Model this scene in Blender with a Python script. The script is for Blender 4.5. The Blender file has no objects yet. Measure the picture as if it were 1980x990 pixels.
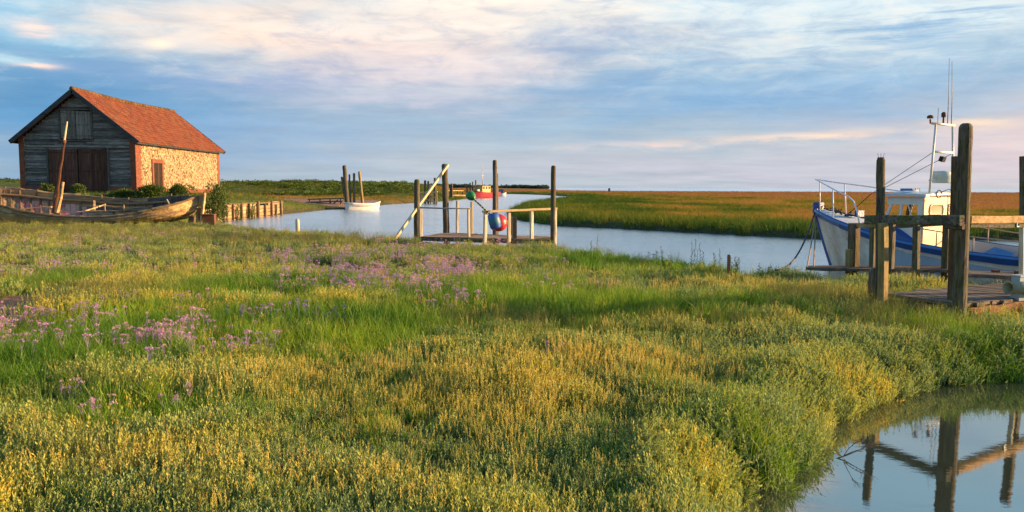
import bpy, math, random
import numpy as np
from mathutils import Vector, Matrix, noise as mnoise
R = math.radians
random.seed(7); RNG = np.random.default_rng(11)
S = bpy.context.scene
COL = S.collection

# ------------------------------------------------------------------ camera
F = 1540.0; W0, H0 = 1980, 990
PITCH = math.atan((495-363.0)/F); ROLL = R(0.22); CAMZ = 1.6
cam_d = bpy.data.cameras.new('camera'); cam = bpy.data.objects.new('camera', cam_d); COL.objects.link(cam)
cam_d.lens = 36*F/W0; cam_d.sensor_width = 36; cam_d.clip_end = 60000; cam_d.clip_start = 0.05
fw = Vector((0, math.cos(PITCH), -math.sin(PITCH)))
r0 = Vector((1, 0, 0)); u0 = r0.cross(fw)
rt = r0*math.cos(ROLL) + u0*math.sin(ROLL); up = -r0*math.sin(ROLL) + u0*math.cos(ROLL)
cam.matrix_world = Matrix(((rt.x, up.x, -fw.x, 0), (rt.y, up.y, -fw.y, 0), (rt.z, up.z, -fw.z, CAMZ), (0, 0, 0, 1)))
S.camera = cam
def ray(px, py): return fw + rt*((px-990)/F) + up*((495-py)/F)
def P(px, py, Y):
    d = ray(px, py); return Vector((0, 0, CAMZ)) + d*(Y/d.y)
def G(px, py, z=0.0):
    d = ray(px, py); return Vector((0, 0, CAMZ)) + d*((z-CAMZ)/d.z)

# ------------------------------------------------------------------ light
SUN_AZ, SUN_EL = 86.0, 12.5         # azimuth clockwise from +Y
sd = bpy.data.lights.new('sun', 'SUN'); so = bpy.data.objects.new('sun', sd); COL.objects.link(so)
sd.energy = 5.0; sd.color = (1.0, 0.64, 0.31); sd.angle = R(0.6)
tosun = Vector((math.sin(R(SUN_AZ))*math.cos(R(SUN_EL)), math.cos(R(SUN_AZ))*math.cos(R(SUN_EL)), math.sin(R(SUN_EL))))
so.rotation_euler = tosun.to_track_quat('Z', 'Y').to_euler(); so.location = (60, 10, 20)
S.view_settings.view_transform = 'Standard'; S.view_settings.look = 'None'
S.view_settings.exposure = 1.32; S.view_settings.gamma = 1.0
S.render.engine = 'CYCLES'
S.cycles.max_bounces = 6; S.cycles.diffuse_bounces = 2; S.cycles.transmission_bounces = 3; S.cycles.transparent_max_bounces = 4
S.cycles.sample_clamp_indirect = 6

def lin(c):
    return tuple((v/255/12.92 if v/255 <= .04045 else ((v/255+.055)/1.055)**2.4) for v in c)

class NT:
    def __init__(s, nt): s.nt = nt; s.n = nt.nodes; s.l = nt.links
    def new(s, t, **kw):
        n = s.n.new(t)
        for k, v in kw.items(): setattr(n, k, v)
        return n
    def link(s, a, b): s.l.new(a, b)
    def setin(s, sock, v):
        if isinstance(v, bpy.types.NodeSocket): s.l.new(v, sock)
        else:
            if sock.type == 'RGBA' and not isinstance(v, (int, float)) and len(v) == 3: v = (*v, 1)
            sock.default_value = v
    def math(s, op, a, b=0.0, c=None, clamp=False):
        n = s.new('ShaderNodeMath', operation=op, use_clamp=clamp)
        s.setin(n.inputs[0], a); s.setin(n.inputs[1], b)
        if c is not None: s.setin(n.inputs[2], c)
        return n.outputs[0]
    def mix(s, f, a, b, mode='MIX'):
        n = s.new('ShaderNodeMix', data_type='RGBA', blend_type=mode)
        s.setin(n.inputs[0], f); s.setin(n.inputs[6], a); s.setin(n.inputs[7], b)
        return n.outputs[2]
    def ramp(s, f, stops, interp='LINEAR'):
        n = s.new('ShaderNodeValToRGB'); cr = n.color_ramp; cr.interpolation = interp
        while len(cr.elements) < len(stops): cr.elements.new(0.5)
        for e, (p, c) in zip(cr.elements, stops):
            e.position = p; e.color = (*c, 1) if len(c) == 3 else c
        s.setin(n.inputs[0], f); return n.outputs[0]
    def noise(s, vec, scale=1, detail=4, rough=.55, dist=0.0, out=0):
        n = s.new('ShaderNodeTexNoise'); s.setin(n.inputs['Vector'], vec)
        n.inputs['Scale'].default_value = scale; n.inputs['Detail'].default_value = detail
        n.inputs['Roughness'].default_value = rough; n.inputs['Distortion'].default_value = dist
        return n.outputs[out]
    def mapping(s, vec, scale=(1, 1, 1), loc=(0, 0, 0), rot=(0, 0, 0)):
        n = s.new('ShaderNodeMapping'); s.setin(n.inputs[0], vec)
        n.inputs['Scale'].default_value = scale; n.inputs['Location'].default_value = loc; n.inputs['Rotation'].default_value = rot
        return n.outputs[0]

# ------------------------------------------------------------------ sky
world = bpy.data.worlds.new('World'); S.world = world; world.use_nodes = True
t = NT(world.node_tree); t.n.clear()
tc = t.new('ShaderNodeTexCoord').outputs['Generated']
sx = t.new('ShaderNodeSeparateXYZ'); t.link(tc, sx.inputs[0])
X, Y, Z = sx.outputs
az = t.math('MULTIPLY', t.math('ARCTAN2', X, Y), 57.2958)
el = t.math('MULTIPLY', t.math('ARCSINE', Z), 57.2958)
el = t.math('ABSOLUTE', el)
cz = t.math('ADD', t.math('ABSOLUTE', Z), 0.10)
cx = t.new('ShaderNodeCombineXYZ'); t.link(t.math('DIVIDE', X, cz), cx.inputs[0]); t.link(t.math('DIVIDE', Y, cz), cx.inputs[1])
plan = cx.outputs[0]
ce = t.new('ShaderNodeCombineXYZ'); t.link(az, ce.inputs[0]); t.link(el, ce.inputs[1])
ae = ce.outputs[0]
aes = t.mapping(ae, scale=(0.035, 0.16, 1), rot=(0, 0, R(-4)))
n1 = t.noise(aes, 2.2, 7, .58)
n2 = t.noise(t.mapping(ae, scale=(0.03, 0.11, 1), loc=(7, 3, 2)), 3.5, 7, .62, .3)
n3 = t.noise(t.mapping(plan, scale=(.7, 1.1, 1), loc=(3, 1, 0)), 1.3, 8, .6, .2)
n4 = t.noise(t.mapping(ae, scale=(0.02, 0.30, 1), loc=(1, 9, 4)), 5.0, 8, .65)
n5 = t.noise(t.mapping(ae, scale=(.055, .20, 1), loc=(4, 8, 6), rot=(0, 0, R(-6))), 4.2, 10, .66, .5)
azw = t.math('ADD', az, t.math('MULTIPLY', t.math('SUBTRACT', n2, .5), 22))
elw = t.math('ADD', el, t.math('ADD', t.math('MULTIPLY', t.math('SUBTRACT', n1, .5), 5.5), t.math('MULTIPLY', t.math('SUBTRACT', n3, .5), 2.2)))
elf = t.math('ADD', el, t.math('MULTIPLY', t.math('SUBTRACT', n2, .5), 1.6))
def K(c): return tuple(10*v for v in lin(c))
base = t.ramp(t.math('DIVIDE', elw, 60.0), [(0, lin((164, 178, 191))), (.04, lin((172, 181, 194))), (.085, lin((150, 171, 194))), (.125, lin((138, 168, 196))),
        (.17, lin((168, 188, 208))), (.22, lin((188, 208, 222))), (.32, lin((165, 205, 230))), (.5, lin((112, 160, 205))), (1, lin((80, 125, 180)))])
base = t.mix(1.0, base, (10, 10, 10), 'MULTIPLY')
sky = t.new('ShaderNodeTexSky', sky_type='NISHITA'); sky.sun_disc = False
sky.sun_elevation = R(SUN_EL); sky.sun_rotation = R(SUN_AZ); sky.air_density = 1.2; sky.dust_density = 1.0; sky.ozone_density = 1.5
SKYK = 0.53
cur = t.mix(0.12, base, sky.outputs[0])
def blob(cur, px, py, sxp, syp, col, amt, rot=0, fine=False, nz=None, thr=0.0, A=None, E=None):
    a0 = math.degrees(math.atan((px-990)/F)); e0 = (363-py)*0.0372*math.cos(R(a0)); ax = sxp*0.0372*math.cos(R(a0))**2; ey = syp*0.0372
    A = A or (az if fine else azw); E = E or (elf if fine else elw)
    du = t.math('SUBTRACT', A, a0); dv = t.math('SUBTRACT', E, e0)
    c, s_ = math.cos(R(rot)), math.sin(R(rot))
    u = t.math('ADD', t.math('MULTIPLY', du, c/ax), t.math('MULTIPLY', dv, s_/ax))
    v = t.math('ADD', t.math('MULTIPLY', du, -s_/ey), t.math('MULTIPLY', dv, c/ey))
    m = t.math('POWER', 2.718, t.math('MULTIPLY', t.math('ADD', t.math('MULTIPLY', u, u), t.math('MULTIPLY', v, v)), -1))
    if nz is not None:
        m = t.math('MULTIPLY', m, t.math('MULTIPLY', t.math('SUBTRACT', nz, thr), 5.0, clamp=True))
    m = t.math('MULTIPLY', m, amt, clamp=True)
    return t.mix(m, cur, K(col))
cur = blob(cur, 110, 225, 450, 110, (84, 138, 182), .95)
cur = blob(cur, 60, 40, 260, 60, (128, 184, 214), .8)
cur = blob(cur, 1420, 190, 420, 55, (122, 160, 198), .85, rot=1)
cur = blob(cur, 430, 260, 420, 40, (136, 164, 197), .7)
cur = blob(cur, 520, 150, 330, 26, (126, 152, 192), .75, rot=3)
cur = blob(cur, 560, 80, 340, 48, (244, 216, 196), .85, rot=-2)
cur = blob(cur, 820, 120, 260, 60, (226, 204, 202), .7)
cur = blob(cur, 960, 20, 300, 75, (250, 226, 208), .8)
cur = blob(cur, 1180, 100, 260, 36, (172, 176, 194), .7, rot=6)
cur = blob(cur, 760, 200, 260, 20, (200, 190, 202), .5)
cur = blob(cur, 1650, 55, 420, 70, (214, 222, 224), .75)
cur = blob(cur, 1780, 60, 300, 40, (104, 148, 190), .8, nz=n4, thr=.47)
cur = blob(cur, 1500, 105, 320, 40, (110, 155, 195), .75, nz=n4, thr=.50)
cur = blob(cur, 1850, 110, 300, 40, (236, 218, 206), .7, nz=n1, thr=.50)
cur = blob(cur, 1990, 290, 330, 75, (214, 190, 192), .8)
cur = blob(cur, 1400, 330, 600, 35, (188, 182, 196), .6)
cur = blob(cur, 1540, 263, 190, 9, (250, 214, 190), .95, rot=2, fine=True, nz=n2, thr=.40)
cur = blob(cur, 1230, 280, 130, 8, (240, 206, 194), .85, rot=1, fine=True, nz=n2, thr=.42)
cur = blob(cur, 1900, 235, 130, 8, (250, 214, 180), .7, fine=True, nz=n1, thr=.42)
cur = blob(cur, 85, 68, 38, 13, (250, 212, 196), 1, fine=True, nz=n4, thr=.38)
cur = blob(cur, 85, 131, 42, 5, (252, 214, 194), 1, fine=True)
cur = blob(cur, 35, 118, 60, 8, (190, 214, 224), .8, fine=True)
cur = blob(cur, 320, 95, 26, 8, (252, 224, 200), .9, fine=True)
# clouds that only the pool mirrors
cur = blob(cur, 1560, -185, 60, 26, (244, 214, 198), .9, fine=True, nz=n5, thr=.30)
cur = blob(cur, 1500, -245, 130, 16, (240, 208, 198), .8, fine=True, nz=n5, thr=.30)
# streaky light and dark of thin cloud
st = t.math('ADD', t.math('MULTIPLY', t.math('SUBTRACT', n4, .5), .34), t.math('MULTIPLY', t.math('SUBTRACT', n3, .5), .40))
st = t.math('ADD', 1.0, st)
cst = t.new('ShaderNodeCombineXYZ')
for i, k in enumerate((1.15, 1.0, .80)):
    t.link(t.math('ADD', 1.0, t.math('MULTIPLY', t.math('SUBTRACT', st, 1.0), k)), cst.inputs[i])
cur = t.mix(1.0, cur, cst.outputs[0], 'MULTIPLY')
n6 = t.math('SUBTRACT', 1.0, n5)
cur = blob(cur, 1150, 50, 1300, 120, (240, 226, 216), .55, nz=n5, thr=.50, A=az, E=el)
cur = blob(cur, 1250, 90, 1400, 150, (124, 152, 188), .55, nz=n6, thr=.50, A=az, E=el)
cur = blob(cur, 100, 90, 260, 60, (206, 208, 214), .5, nz=n5, thr=.52, A=az, E=el)
hs_ = t.new('ShaderNodeHueSaturation'); hs_.inputs['Saturation'].default_value = 1.04; t.link(cur, hs_.inputs['Color']); cur = hs_.outputs[0]
cur = t.mix(1.0, cur, (SKYK*.985, SKYK*1.01, SKYK*.985), 'MULTIPLY')
bg = t.new('ShaderNodeBackground'); t.link(cur, bg.inputs[0]); bg.inputs[1].default_value = 0.1
wo = t.new('ShaderNodeOutputWorld'); t.link(bg.outputs[0], wo.inputs[0])

# ------------------------------------------------------------------ noise for numpy
def vnoise(x, y, seed=0):
    xi = np.floor(x).astype(np.int64); yi = np.floor(y).astype(np.int64); xf = x-xi; yf = y-yi
    def h(a, b):
        n = (a*374761393 + b*668265263 + seed*1442695041) & 0x7fffffff
        n = ((n ^ (n >> 13))*1274126177) & 0x7fffffff
        return ((n ^ (n >> 16)) & 0xffff)/65535.0
    u = xf*xf*(3-2*xf); v = yf*yf*(3-2*yf)
    return (h(xi, yi)*(1-u)+h(xi+1, yi)*u)*(1-v)+(h(xi, yi+1)*(1-u)+h(xi+1, yi+1)*u)*v
def fbm(x, y, seed=0, o=4):
    x = np.asarray(x, float); y = np.asarray(y, float)
    s = 0; a = .5; tot = 0
    for i in range(o):
        s = s+a*vnoise(x*2**i+i*17.3, y*2**i-i*9.1, seed+i); tot += a; a *= .5
    return s/tot
def sstep(a, b, x):
    q = np.clip((x-a)/(b-a), 0, 1); return q*q*(3-2*q)
def sdf(poly, x, y):
    """signed distance to a polygon, negative inside"""
    x = np.asarray(x, float); y = np.asarray(y, float)
    d = np.full(x.shape, 1e18); ins = np.zeros(x.shape, bool); n = len(poly)
    for i in range(n):
        ax, ay = poly[i]; bx, by = poly[(i+1) % n]
        ex, ey = bx-ax, by-ay; L = ex*ex+ey*ey+1e-12
        q = np.clip(((x-ax)*ex+(y-ay)*ey)/L, 0, 1)
        d = np.minimum(d, (x-ax-q*ex)**2+(y-ay-q*ey)**2)
        if ay != by:
            c = (ay > y) != (by > y)
            ins ^= c & (x < (bx-ax)*(y-ay)/(by-ay)+ax)
    d = np.sqrt(d); return np.where(ins, -d, d)

WZ = -0.5
def gw(px, py): v = G(px, py, WZ); return (v.x, v.y)
river = [(-16.5, 43), (-14.2, 39.6), (-12.3, 36.4), (-7.4, 30.5), (-3.8, 27.2), (-1, 26), (1.3, 24), (3.4, 20.8), (4.9, 17.4), (6.5, 15.9), (8, 15.2), (10, 14.2), (14, 12.5),
         (20, 10), (40, 4), (120, -20), (120, 12), (60, 28), (25, 33), gw(1590, 463), gw(1500, 458.5), gw(1400, 453), gw(1300, 448), gw(1200, 442.5), gw(1075, 437), gw(1000, 426), gw(985, 416),
         gw(1000, 405), gw(1060, 393.5), gw(1100, 387), gw(1118, 383), gw(1100, 380), gw(1050, 377), gw(1000, 375.4), gw(955, 375), gw(930, 378), gw(905, 384), gw(860, 389), gw(800, 392.5), gw(745, 396),
         gw(668, 405), gw(640, 405), gw(600, 409), (-17.6, 61), (-18.5, 48)]
pool = [gw(1448, 992), gw(1475, 962), gw(1540, 950), gw(1592, 905), gw(1618, 860), gw(1625, 832), gw(1685, 802), gw(1745, 776), gw(1835, 752), gw(1950, 744), gw(2060, 742),
        (9, 8.4), (12, 6.5), (9, 3), (4, 1.5), (2, 2.2), (1.5, 3.3)]
sea = [(26, 455), (90, 440), (400, 430), (3000, 300), (20000, 200), (20000, 20000), (700, 20000), (60, 1200)]
def dpool(x, y): return sdf(pool, x, y)-.28
def height(x, y):
    x = np.asarray(x, float); y = np.asarray(y, float)
    d = np.minimum(sdf(river, x, y), dpool(x, y)); ds = sdf(sea, x, y)
    land = -0.2 + .16*(fbm(x*.55, y*.55, 3)-.5) + .17*(fbm(x*1.5, y*1.5, 5)-.5)*(y < 40)
    # quay and barn ground on the left
    q = sstep(-15.5, -24, x)*sstep(40, 49, y)*sstep(78, 66, y)
    land = land + q*1.35
    land = land + .48*sstep(-17.0, -18.2, x)*sstep(46, 49, y)*sstep(66, 60, y)*(1-q)
    # dune ridge behind, on the left
    rx = np.clip(y, 100, 400)
    left = sstep(-10, -18, x - (-.02*(y-120)))
    dn = (sstep(108, 135, y)*sstep(260, 170, y))*left
    land = land + dn*(1.95+1.3*(fbm(x*.045, y*.045, 8)-.45)+.35*(fbm(x*.22, y*.22, 9)-.5))
    land = land + .35*sstep(60, 100, y)*sstep(-8, -25, x)
    land = land + sstep(260, 420, y)*sstep(60, -40, x)*1.1
    land = land + .12*sstep(40, 70, y)*(x > 0)
    d2 = d + .30*(fbm(x*1.6, y*1.6, 21)-.5)*(y < 60)
    bank = WZ + np.clip(d2/np.where(y < 45, .42, 1.2), 0, 1)**.6*(land-WZ)
    z = np.where(d2 > 0, np.where(d2 < 1.5, np.minimum(bank, land), land), WZ-.04-np.clip(-d2*.5, 0, .9))
    z = np.where(ds < 0, WZ-1.0, np.where(ds < 6, WZ+(z-WZ)*np.clip(ds/6, 0, 1), z))
    return z
def hz(x, y): return float(height(np.array([x]), np.array([y]))[0])

# ------------------------------------------------------------------ mesh helpers
class MB:
    def __init__(s): s.v = []; s.f = []; s.t = []; s.sm = []
    def add(s, vs, fs, tone=None, smooth=False):
        o = len(s.v); s.v += [tuple(v) for v in vs]
        tone = random.random() if tone is None else tone
        for f in fs: s.f.append(tuple(i+o for i in f)); s.t.append(tone); s.sm.append(smooth)
    def box(s, c, size, M=None, tone=None, jit=0.0):
        hx, hy, hz_ = [q/2 for q in size]
        vs = [Vector((sx_*hx, sy_*hy, sz_*hz_)) for sx_ in (-1, 1) for sy_ in (-1, 1) for sz_ in (-1, 1)]
        if M is not None: vs = [M @ v for v in vs]
        if jit: vs = [v+Vector([random.uniform(-jit, jit) for _ in range(3)]) for v in vs]
        c = Vector(c)
        s.add([v+c for v in vs], [(0, 1, 3, 2), (4, 6, 7, 5), (0, 4, 5, 1), (2, 3, 7, 6), (0, 2, 6, 4), (1, 5, 7, 3)], tone)
    VUP = (0, 1, 0)
    def beam(s, p0, p1, w, h, tone=None, jit=0.0, upv=(0, 0, 1), ch=.12):
        """rectangular timber from p0 to p1 with chamfered long edges; w sideways, h along upv"""
        p0 = Vector(p0); p1 = Vector(p1); a = (p1-p0).normalized(); u = Vector(upv)
        if abs(a.dot(u)) > .95: u = Vector(MB.VUP)
        sd_ = a.cross(u).normalized(); u = sd_.cross(a).normalized()
        c = ch*min(w, h); prof = [(-w/2+c, -h/2), (w/2-c, -h/2), (w/2, -h/2+c), (w/2, h/2-c), (w/2-c, h/2), (-w/2+c, h/2), (-w/2, h/2-c), (-w/2, -h/2+c)]
        L = (p1-p0).length; n = max(2, int(L/.35)+1); vs = []
        for i in range(n):
            q = i/(n-1); cc = p0+(p1-p0)*q
            oj = Vector([random.uniform(-jit, jit) for _ in range(3)]) if jit else Vector((0, 0, 0))
            for (x, y) in prof: vs.append(cc+sd_*x+u*y+oj+(Vector([random.uniform(-jit, jit)*.5 for _ in range(3)]) if jit else Vector((0, 0, 0))))
        fs = []
        for i in range(n-1):
            for j in range(8): fs.append((i*8+j, i*8+(j+1) % 8, (i+1)*8+(j+1) % 8, (i+1)*8+j))
        fs.append(tuple(range(7, -1, -1))); fs.append(tuple((n-1)*8+j for j in range(8)))
        s.add(vs, fs, tone)
    def tube(s, pts, r, n=8, tone=None, smooth=True, cap=True, rough=0.0):
        pts = [Vector(p) for p in pts]; m = len(pts)
        rs = r if isinstance(r, (list, tuple)) else [r]*m
        vs = []; ph = [random.uniform(-1, 1) for _ in range(n)]
        for i, p in enumerate(pts):
            a = (pts[min(i+1, m-1)]-pts[max(i-1, 0)]).normalized()
            u = Vector((0, 0, 1)) if abs(a.z) < .9 else Vector((1, 0, 0))
            x = a.cross(u).normalized(); y = a.cross(x).normalized()
            for j in range(n):
                th = 2*math.pi*j/n; rr = rs[i]*(1+rough*(.7*ph[j]+.5*random.uniform(-1, 1)))
                vs.append(p+x*math.cos(th)*rr+y*math.sin(th)*rr)
        fs = [(i*n+j, (i+1)*n+j, (i+1)*n+(j+1) % n, i*n+(j+1) % n) for i in range(m-1) for j in range(n)]
        if cap: fs += [tuple(range(n)), tuple((m-1)*n+j for j in range(n-1, -1, -1))]
        s.add(vs, fs, tone, smooth)
    def post(s, p0, p1, r, n=12, rough=.06, taper=.9, tone=None, top=.5):
        """weathered round pile with uneven girth and a worn top"""
        p0 = Vector(p0); p1 = Vector(p1); L = (p1-p0).length; m = max(4, int(L/.22))
        pts = []; rs = []
        for i in range(m+1):
            q = i/m; pts.append(p0+(p1-p0)*q+Vector((random.uniform(-1, 1), random.uniform(-1, 1), 0))*r*.06); rs.append(r*(1+(taper-1)*q)*(1+random.uniform(-.03, .03)))
        a = (p1-p0).normalized(); pts.append(p1+a*r*.35); rs.append(r*taper*.82); pts.append(p1+a*r*(.35+top*.4)); rs.append(r*taper*top)
        s.tube(pts, rs, n, tone, True, True, rough)
    def lathe(s, c, prof, n=20, M=None, tone=None):
        vs = []; c = Vector(c)
        for (r, z) in prof:
            for j in range(n):
                v = Vector((r*math.cos(2*math.pi*j/n), r*math.sin(2*math.pi*j/n), z))
                vs.append(c+(M @ v if M is not None else v))
        m = len(prof)
        s.add(vs, [(i*n+j, i*n+(j+1) % n, (i+1)*n+(j+1) % n, (i+1)*n+j) for i in range(m-1) for j in range(n)], tone, True)
    def grid(s, P2, tone=None, smooth=True, tones=None):
        r_ = len(P2); c_ = len(P2[0]); o = len(s.v)
        for row in P2: s.v += [tuple(p) for p in row]
        base_t = random.random() if tone is None else tone
        for i in range(r_-1):
            for j in range(c_-1):
                s.f.append((o+i*c_+j, o+i*c_+j+1, o+(i+1)*c_+j+1, o+(i+1)*c_+j)); s.t.append(tones(i, j) if tones else base_t); s.sm.append(smooth)
    def build(s, name, mat, parent=None, loc=None):
        me = bpy.data.meshes.new(name)
        off = Vector((0, 0, 0))
        pp = parent; isloc = False
        while pp is not None: isloc = isloc or bool(pp.get('_local')); off = off+Vector(pp.location); pp = pp.parent
        if isloc: off = Vector((0, 0, 0))
        if parent is None and loc is not None: off = Vector(loc)
        me.from_pydata([(v[0]-off.x, v[1]-off.y, v[2]-off.z) for v in s.v], [], s.f)
        at = me.attributes.new('tone', 'FLOAT', 'FACE'); at.data.foreach_set('value', s.t)
        me.polygons.foreach_set('use_smooth', s.sm)
        me.materials.append(mat); me.update()
        o = bpy.data.objects.new(name, me); COL.objects.link(o)
        if parent is not None: o.parent = parent
        else: o.location = off
        return o
def tag(o, label=None, cat=None, group=None, kind=None):
    for k, v in (('label', label), ('category', cat), ('group', group), ('kind', kind)):
        if v: o[k] = v
    return o
def thing(name, label, cat, loc, group=None, local=False, rz=0):
    o = bpy.data.objects.new(name, None); COL.objects.link(o); o.location = loc; o.empty_display_size = .2
    o.rotation_euler = (0, 0, rz)
    if local: o['_local'] = 1
    return tag(o, label, cat, group)
def lerp(a, b, q): return Vector(a)*(1-q)+Vector(b)*q

# ------------------------------------------------------------------ materials
def mat(name):
    m = bpy.data.materials.new(name); m.use_nodes = True; q = NT(m.node_tree); q.n.clear()
    out = q.new('ShaderNodeOutputMaterial'); b = q.new('ShaderNodeBsdfPrincipled'); q.link(b.outputs[0], out.inputs[0])
    q.out = out
    return m, q, b
def tone_at(q, name='tone', typ='GEOMETRY'):
    a = q.new('ShaderNodeAttribute'); a.attribute_name = name; a.attribute_type = typ; return a.outputs['Fac']
def bump(q, b, h, strength=.4, dist=.02):
    n = q.new('ShaderNodeBump'); n.inputs['Strength'].default_value = strength; n.inputs['Distance'].default_value = dist
    q.setin(n.inputs['Height'], h); q.link(n.outputs[0], b.inputs['Normal'])
def wood(name, dark, light, axis='Z', grain=9, moss=None, moss_amt=.5, rough=.85, tone_amt=.45, patch=None, patch_amt=.5, patch_scale=1.4, bs=.5):
    m, q, b = mat(name); co = q.new('ShaderNodeTexCoord').outputs['Object']
    sc = {'X': (.12, 1, 1), 'Y': (1, .12, 1), 'Z': (1, 1, .12)}[axis]
    g = q.noise(q.mapping(co, scale=sc), grain, 8, .7, .4)
    g2 = q.noise(q.mapping(co, scale=sc), grain*4, 5, .7)
    gg = q.math('ADD', q.math('MULTIPLY', g, .65), q.math('MULTIPLY', g2, .35))
    c = q.ramp(gg, [(.36, dark), (.5, tuple((a+b_)/2 for a, b_ in zip(dark, light))), (.64, light)])
    tn = tone_at(q)
    c = q.mix(1.0, c, q.ramp(tn, [(0, (1-tone_amt,)*3), (1, (1+tone_amt*.6,)*3)]), 'MULTIPLY')
    if patch: c = q.mix(q.math('MULTIPLY', q.ramp(q.noise(q.mapping(co, scale=sc), patch_scale*2, 6, .7), [(.46, (0, 0, 0)), (.56, (1, 1, 1))]), patch_amt), c, patch)
    if moss: c = q.mix(q.math('MULTIPLY', q.ramp(q.noise(co, 3.5, 6, .75), [(.45, (0, 0, 0)), (.62, (1, 1, 1))]), moss_amt), c, moss)
    q.setin(b.inputs['Base Color'], c); b.inputs['Roughness'].default_value = rough; b.inputs['Specular IOR Level'].default_value = .2
    cr = q.ramp(g2, [(.38, (0, 0, 0)), (.46, (1, 1, 1))])
    bump(q, b, q.math('ADD', q.math('MULTIPLY', gg, .7), q.math('MULTIPLY', cr, .3)), bs, .03)
    return m
def paint(name, col, rough=.45, dirt=(.25, .2, .13), dirt_amt=.35, wear=None, wear_amt=.5, scale=2.2, streak=True, tone_amt=.1, metal=0):
    m, q, b = mat(name); co = q.new('ShaderNodeTexCoord').outputs['Object']
    n = q.noise(q.mapping(co, scale=(1, 1, .25 if streak else 1)), scale, 8, .7)
    c = q.mix(q.math('MULTIPLY', q.ramp(n, [(.42, (0, 0, 0)), (.68, (1, 1, 1))]), dirt_amt), col, dirt)
    if wear: c = q.mix(q.math('MULTIPLY', q.ramp(q.noise(co, scale*3, 8, .8), [(.56, (0, 0, 0)), (.62, (1, 1, 1))]), wear_amt), c, wear)
    c = q.mix(1.0, c, q.ramp(tone_at(q), [(0, (1-tone_amt,)*3), (1, (1+tone_amt,)*3)]), 'MULTIPLY')
    q.setin(b.inputs['Base Color'], c); b.inputs['Roughness'].default_value = rough; b.inputs['Metallic'].default_value = metal
    bump(q, b, n, .15, .01)
    return m
def brick(name, c1=(.26, .06, .022), c2=(.15, .038, .02), mort=(.18, .11, .07)):
    m, q, b = mat(name); co = q.new('ShaderNodeTexCoord').outputs['Object']
    sp = q.new('ShaderNodeSeparateXYZ'); q.link(co, sp.inputs[0]); cb = q.new('ShaderNodeCombineXYZ')
    q.link(q.math('ADD', sp.outputs[0], sp.outputs[1]), cb.inputs[0]); q.link(sp.outputs[2], cb.inputs[1])
    t_ = q.new('ShaderNodeTexBrick'); q.link(cb.outputs[0], t_.inputs['Vector'])
    t_.inputs['Color1'].default_value = (*c1, 1); t_.inputs['Color2'].default_value = (*c2, 1); t_.inputs['Mortar'].default_value = (*mort, 1)
    t_.inputs['Scale'].default_value = 1; t_.inputs['Brick Width'].default_value = .24; t_.inputs['Row Height'].default_value = .08; t_.inputs['Mortar Size'].default_value = .009
    c = q.mix(.7, t_.outputs[0], q.ramp(q.noise(co, 5, 6, .7), [(.3, (.5, .5, .5)), (.7, (1.3, 1.2, 1.1))]), 'MULTIPLY')
    q.setin(b.inputs['Base Color'], c); b.inputs['Roughness'].default_value = .9
    bump(q, b, t_.outputs[1], -.4, .01); return m
def flint():
    m, q, b = mat('flint_rubble'); co = q.new('ShaderNodeTexCoord').outputs['Object']
    w = q.new('ShaderNodeVectorMath', operation='ADD'); q.link(co, w.inputs[0])
    nn = q.noise(co, 3, 3, .6, 0, 1); mm = q.new('ShaderNodeVectorMath', operation='SCALE'); q.link(nn, mm.inputs[0]); mm.inputs[3].default_value = .22; q.link(mm.outputs[0], w.inputs[1])
    v = q.new('ShaderNodeTexVoronoi'); q.link(w.outputs[0], v.inputs['Vector']); v.inputs['Scale'].default_value = 8.5; v.inputs['Randomness'].default_value = 1
    e = q.new('ShaderNodeTexVoronoi', feature='DISTANCE_TO_EDGE'); q.link(w.outputs[0], e.inputs['Vector']); e.inputs['Scale'].default_value = 8.5
    sp = q.new('ShaderNodeSeparateColor'); q.link(v.outputs['Color'], sp.inputs[0])
    st_ = q.ramp(sp.outputs[0], [(0, (.12, .06, .03)), (.16, (.24, .13, .055)), (.30, (.38, .26, .12)), (.46, (.44, .33, .17)), (.70, (.54, .44, .27)), (.94, (.2, .16, .12))], 'CONSTANT')
    c = q.mix(q.ramp(e.outputs[0], [(.02, (1, 1, 1)), (.07, (0, 0, 0))]), st_, (.27, .155, .07))
    c = q.mix(q.ramp(q.noise(co, 1.1, 4, .6), [(.55, (0, 0, 0)), (.7, (.45,)*3)]), c, (.26, .14, .07))
    q.setin(b.inputs['Base Color'], c); b.inputs['Roughness'].default_value = .8
    bump(q, b, q.math('MINIMUM', e.outputs[0], .15), 1.0, .25); return m
def leafmat(name, stops, transl=.35, spec=.04, tw=.45, iw=.55):
    """foliage; stops over a mix of the plant's own 'tint' and each leaf's 'tone'"""
    m = bpy.data.materials.new(name); m.use_nodes = True; q = NT(m.node_tree); q.n.clear()
    tn = tone_at(q); ti = tone_at(q, 'tint', 'INSTANCER')
    f = q.math('ADD', q.math('MULTIPLY', tn, tw), q.math('MULTIPLY', ti, iw))
    c = q.ramp(f, stops)
    d = q.new('ShaderNodeBsdfDiffuse'); q.link(c, d.inputs[0]); tr = q.new('ShaderNodeBsdfTranslucent'); q.link(c, tr.inputs[0])
    mx = q.new('ShaderNodeMixShader'); mx.inputs[0].default_value = transl; q.link(d.outputs[0], mx.inputs[1]); q.link(tr.outputs[0], mx.inputs[2])
    gl = q.new('ShaderNodeBsdfGlossy'); gl.inputs['Roughness'].default_value = .5
    m2 = q.new('ShaderNodeMixShader'); m2.inputs[0].default_value = spec; q.link(mx.outputs[0], m2.inputs[1]); q.link(gl.outputs[0], m2.inputs[2])
    o = q.new('ShaderNodeOutputMaterial'); q.link(m2.outputs[0], o.inputs[0]); return m

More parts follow.
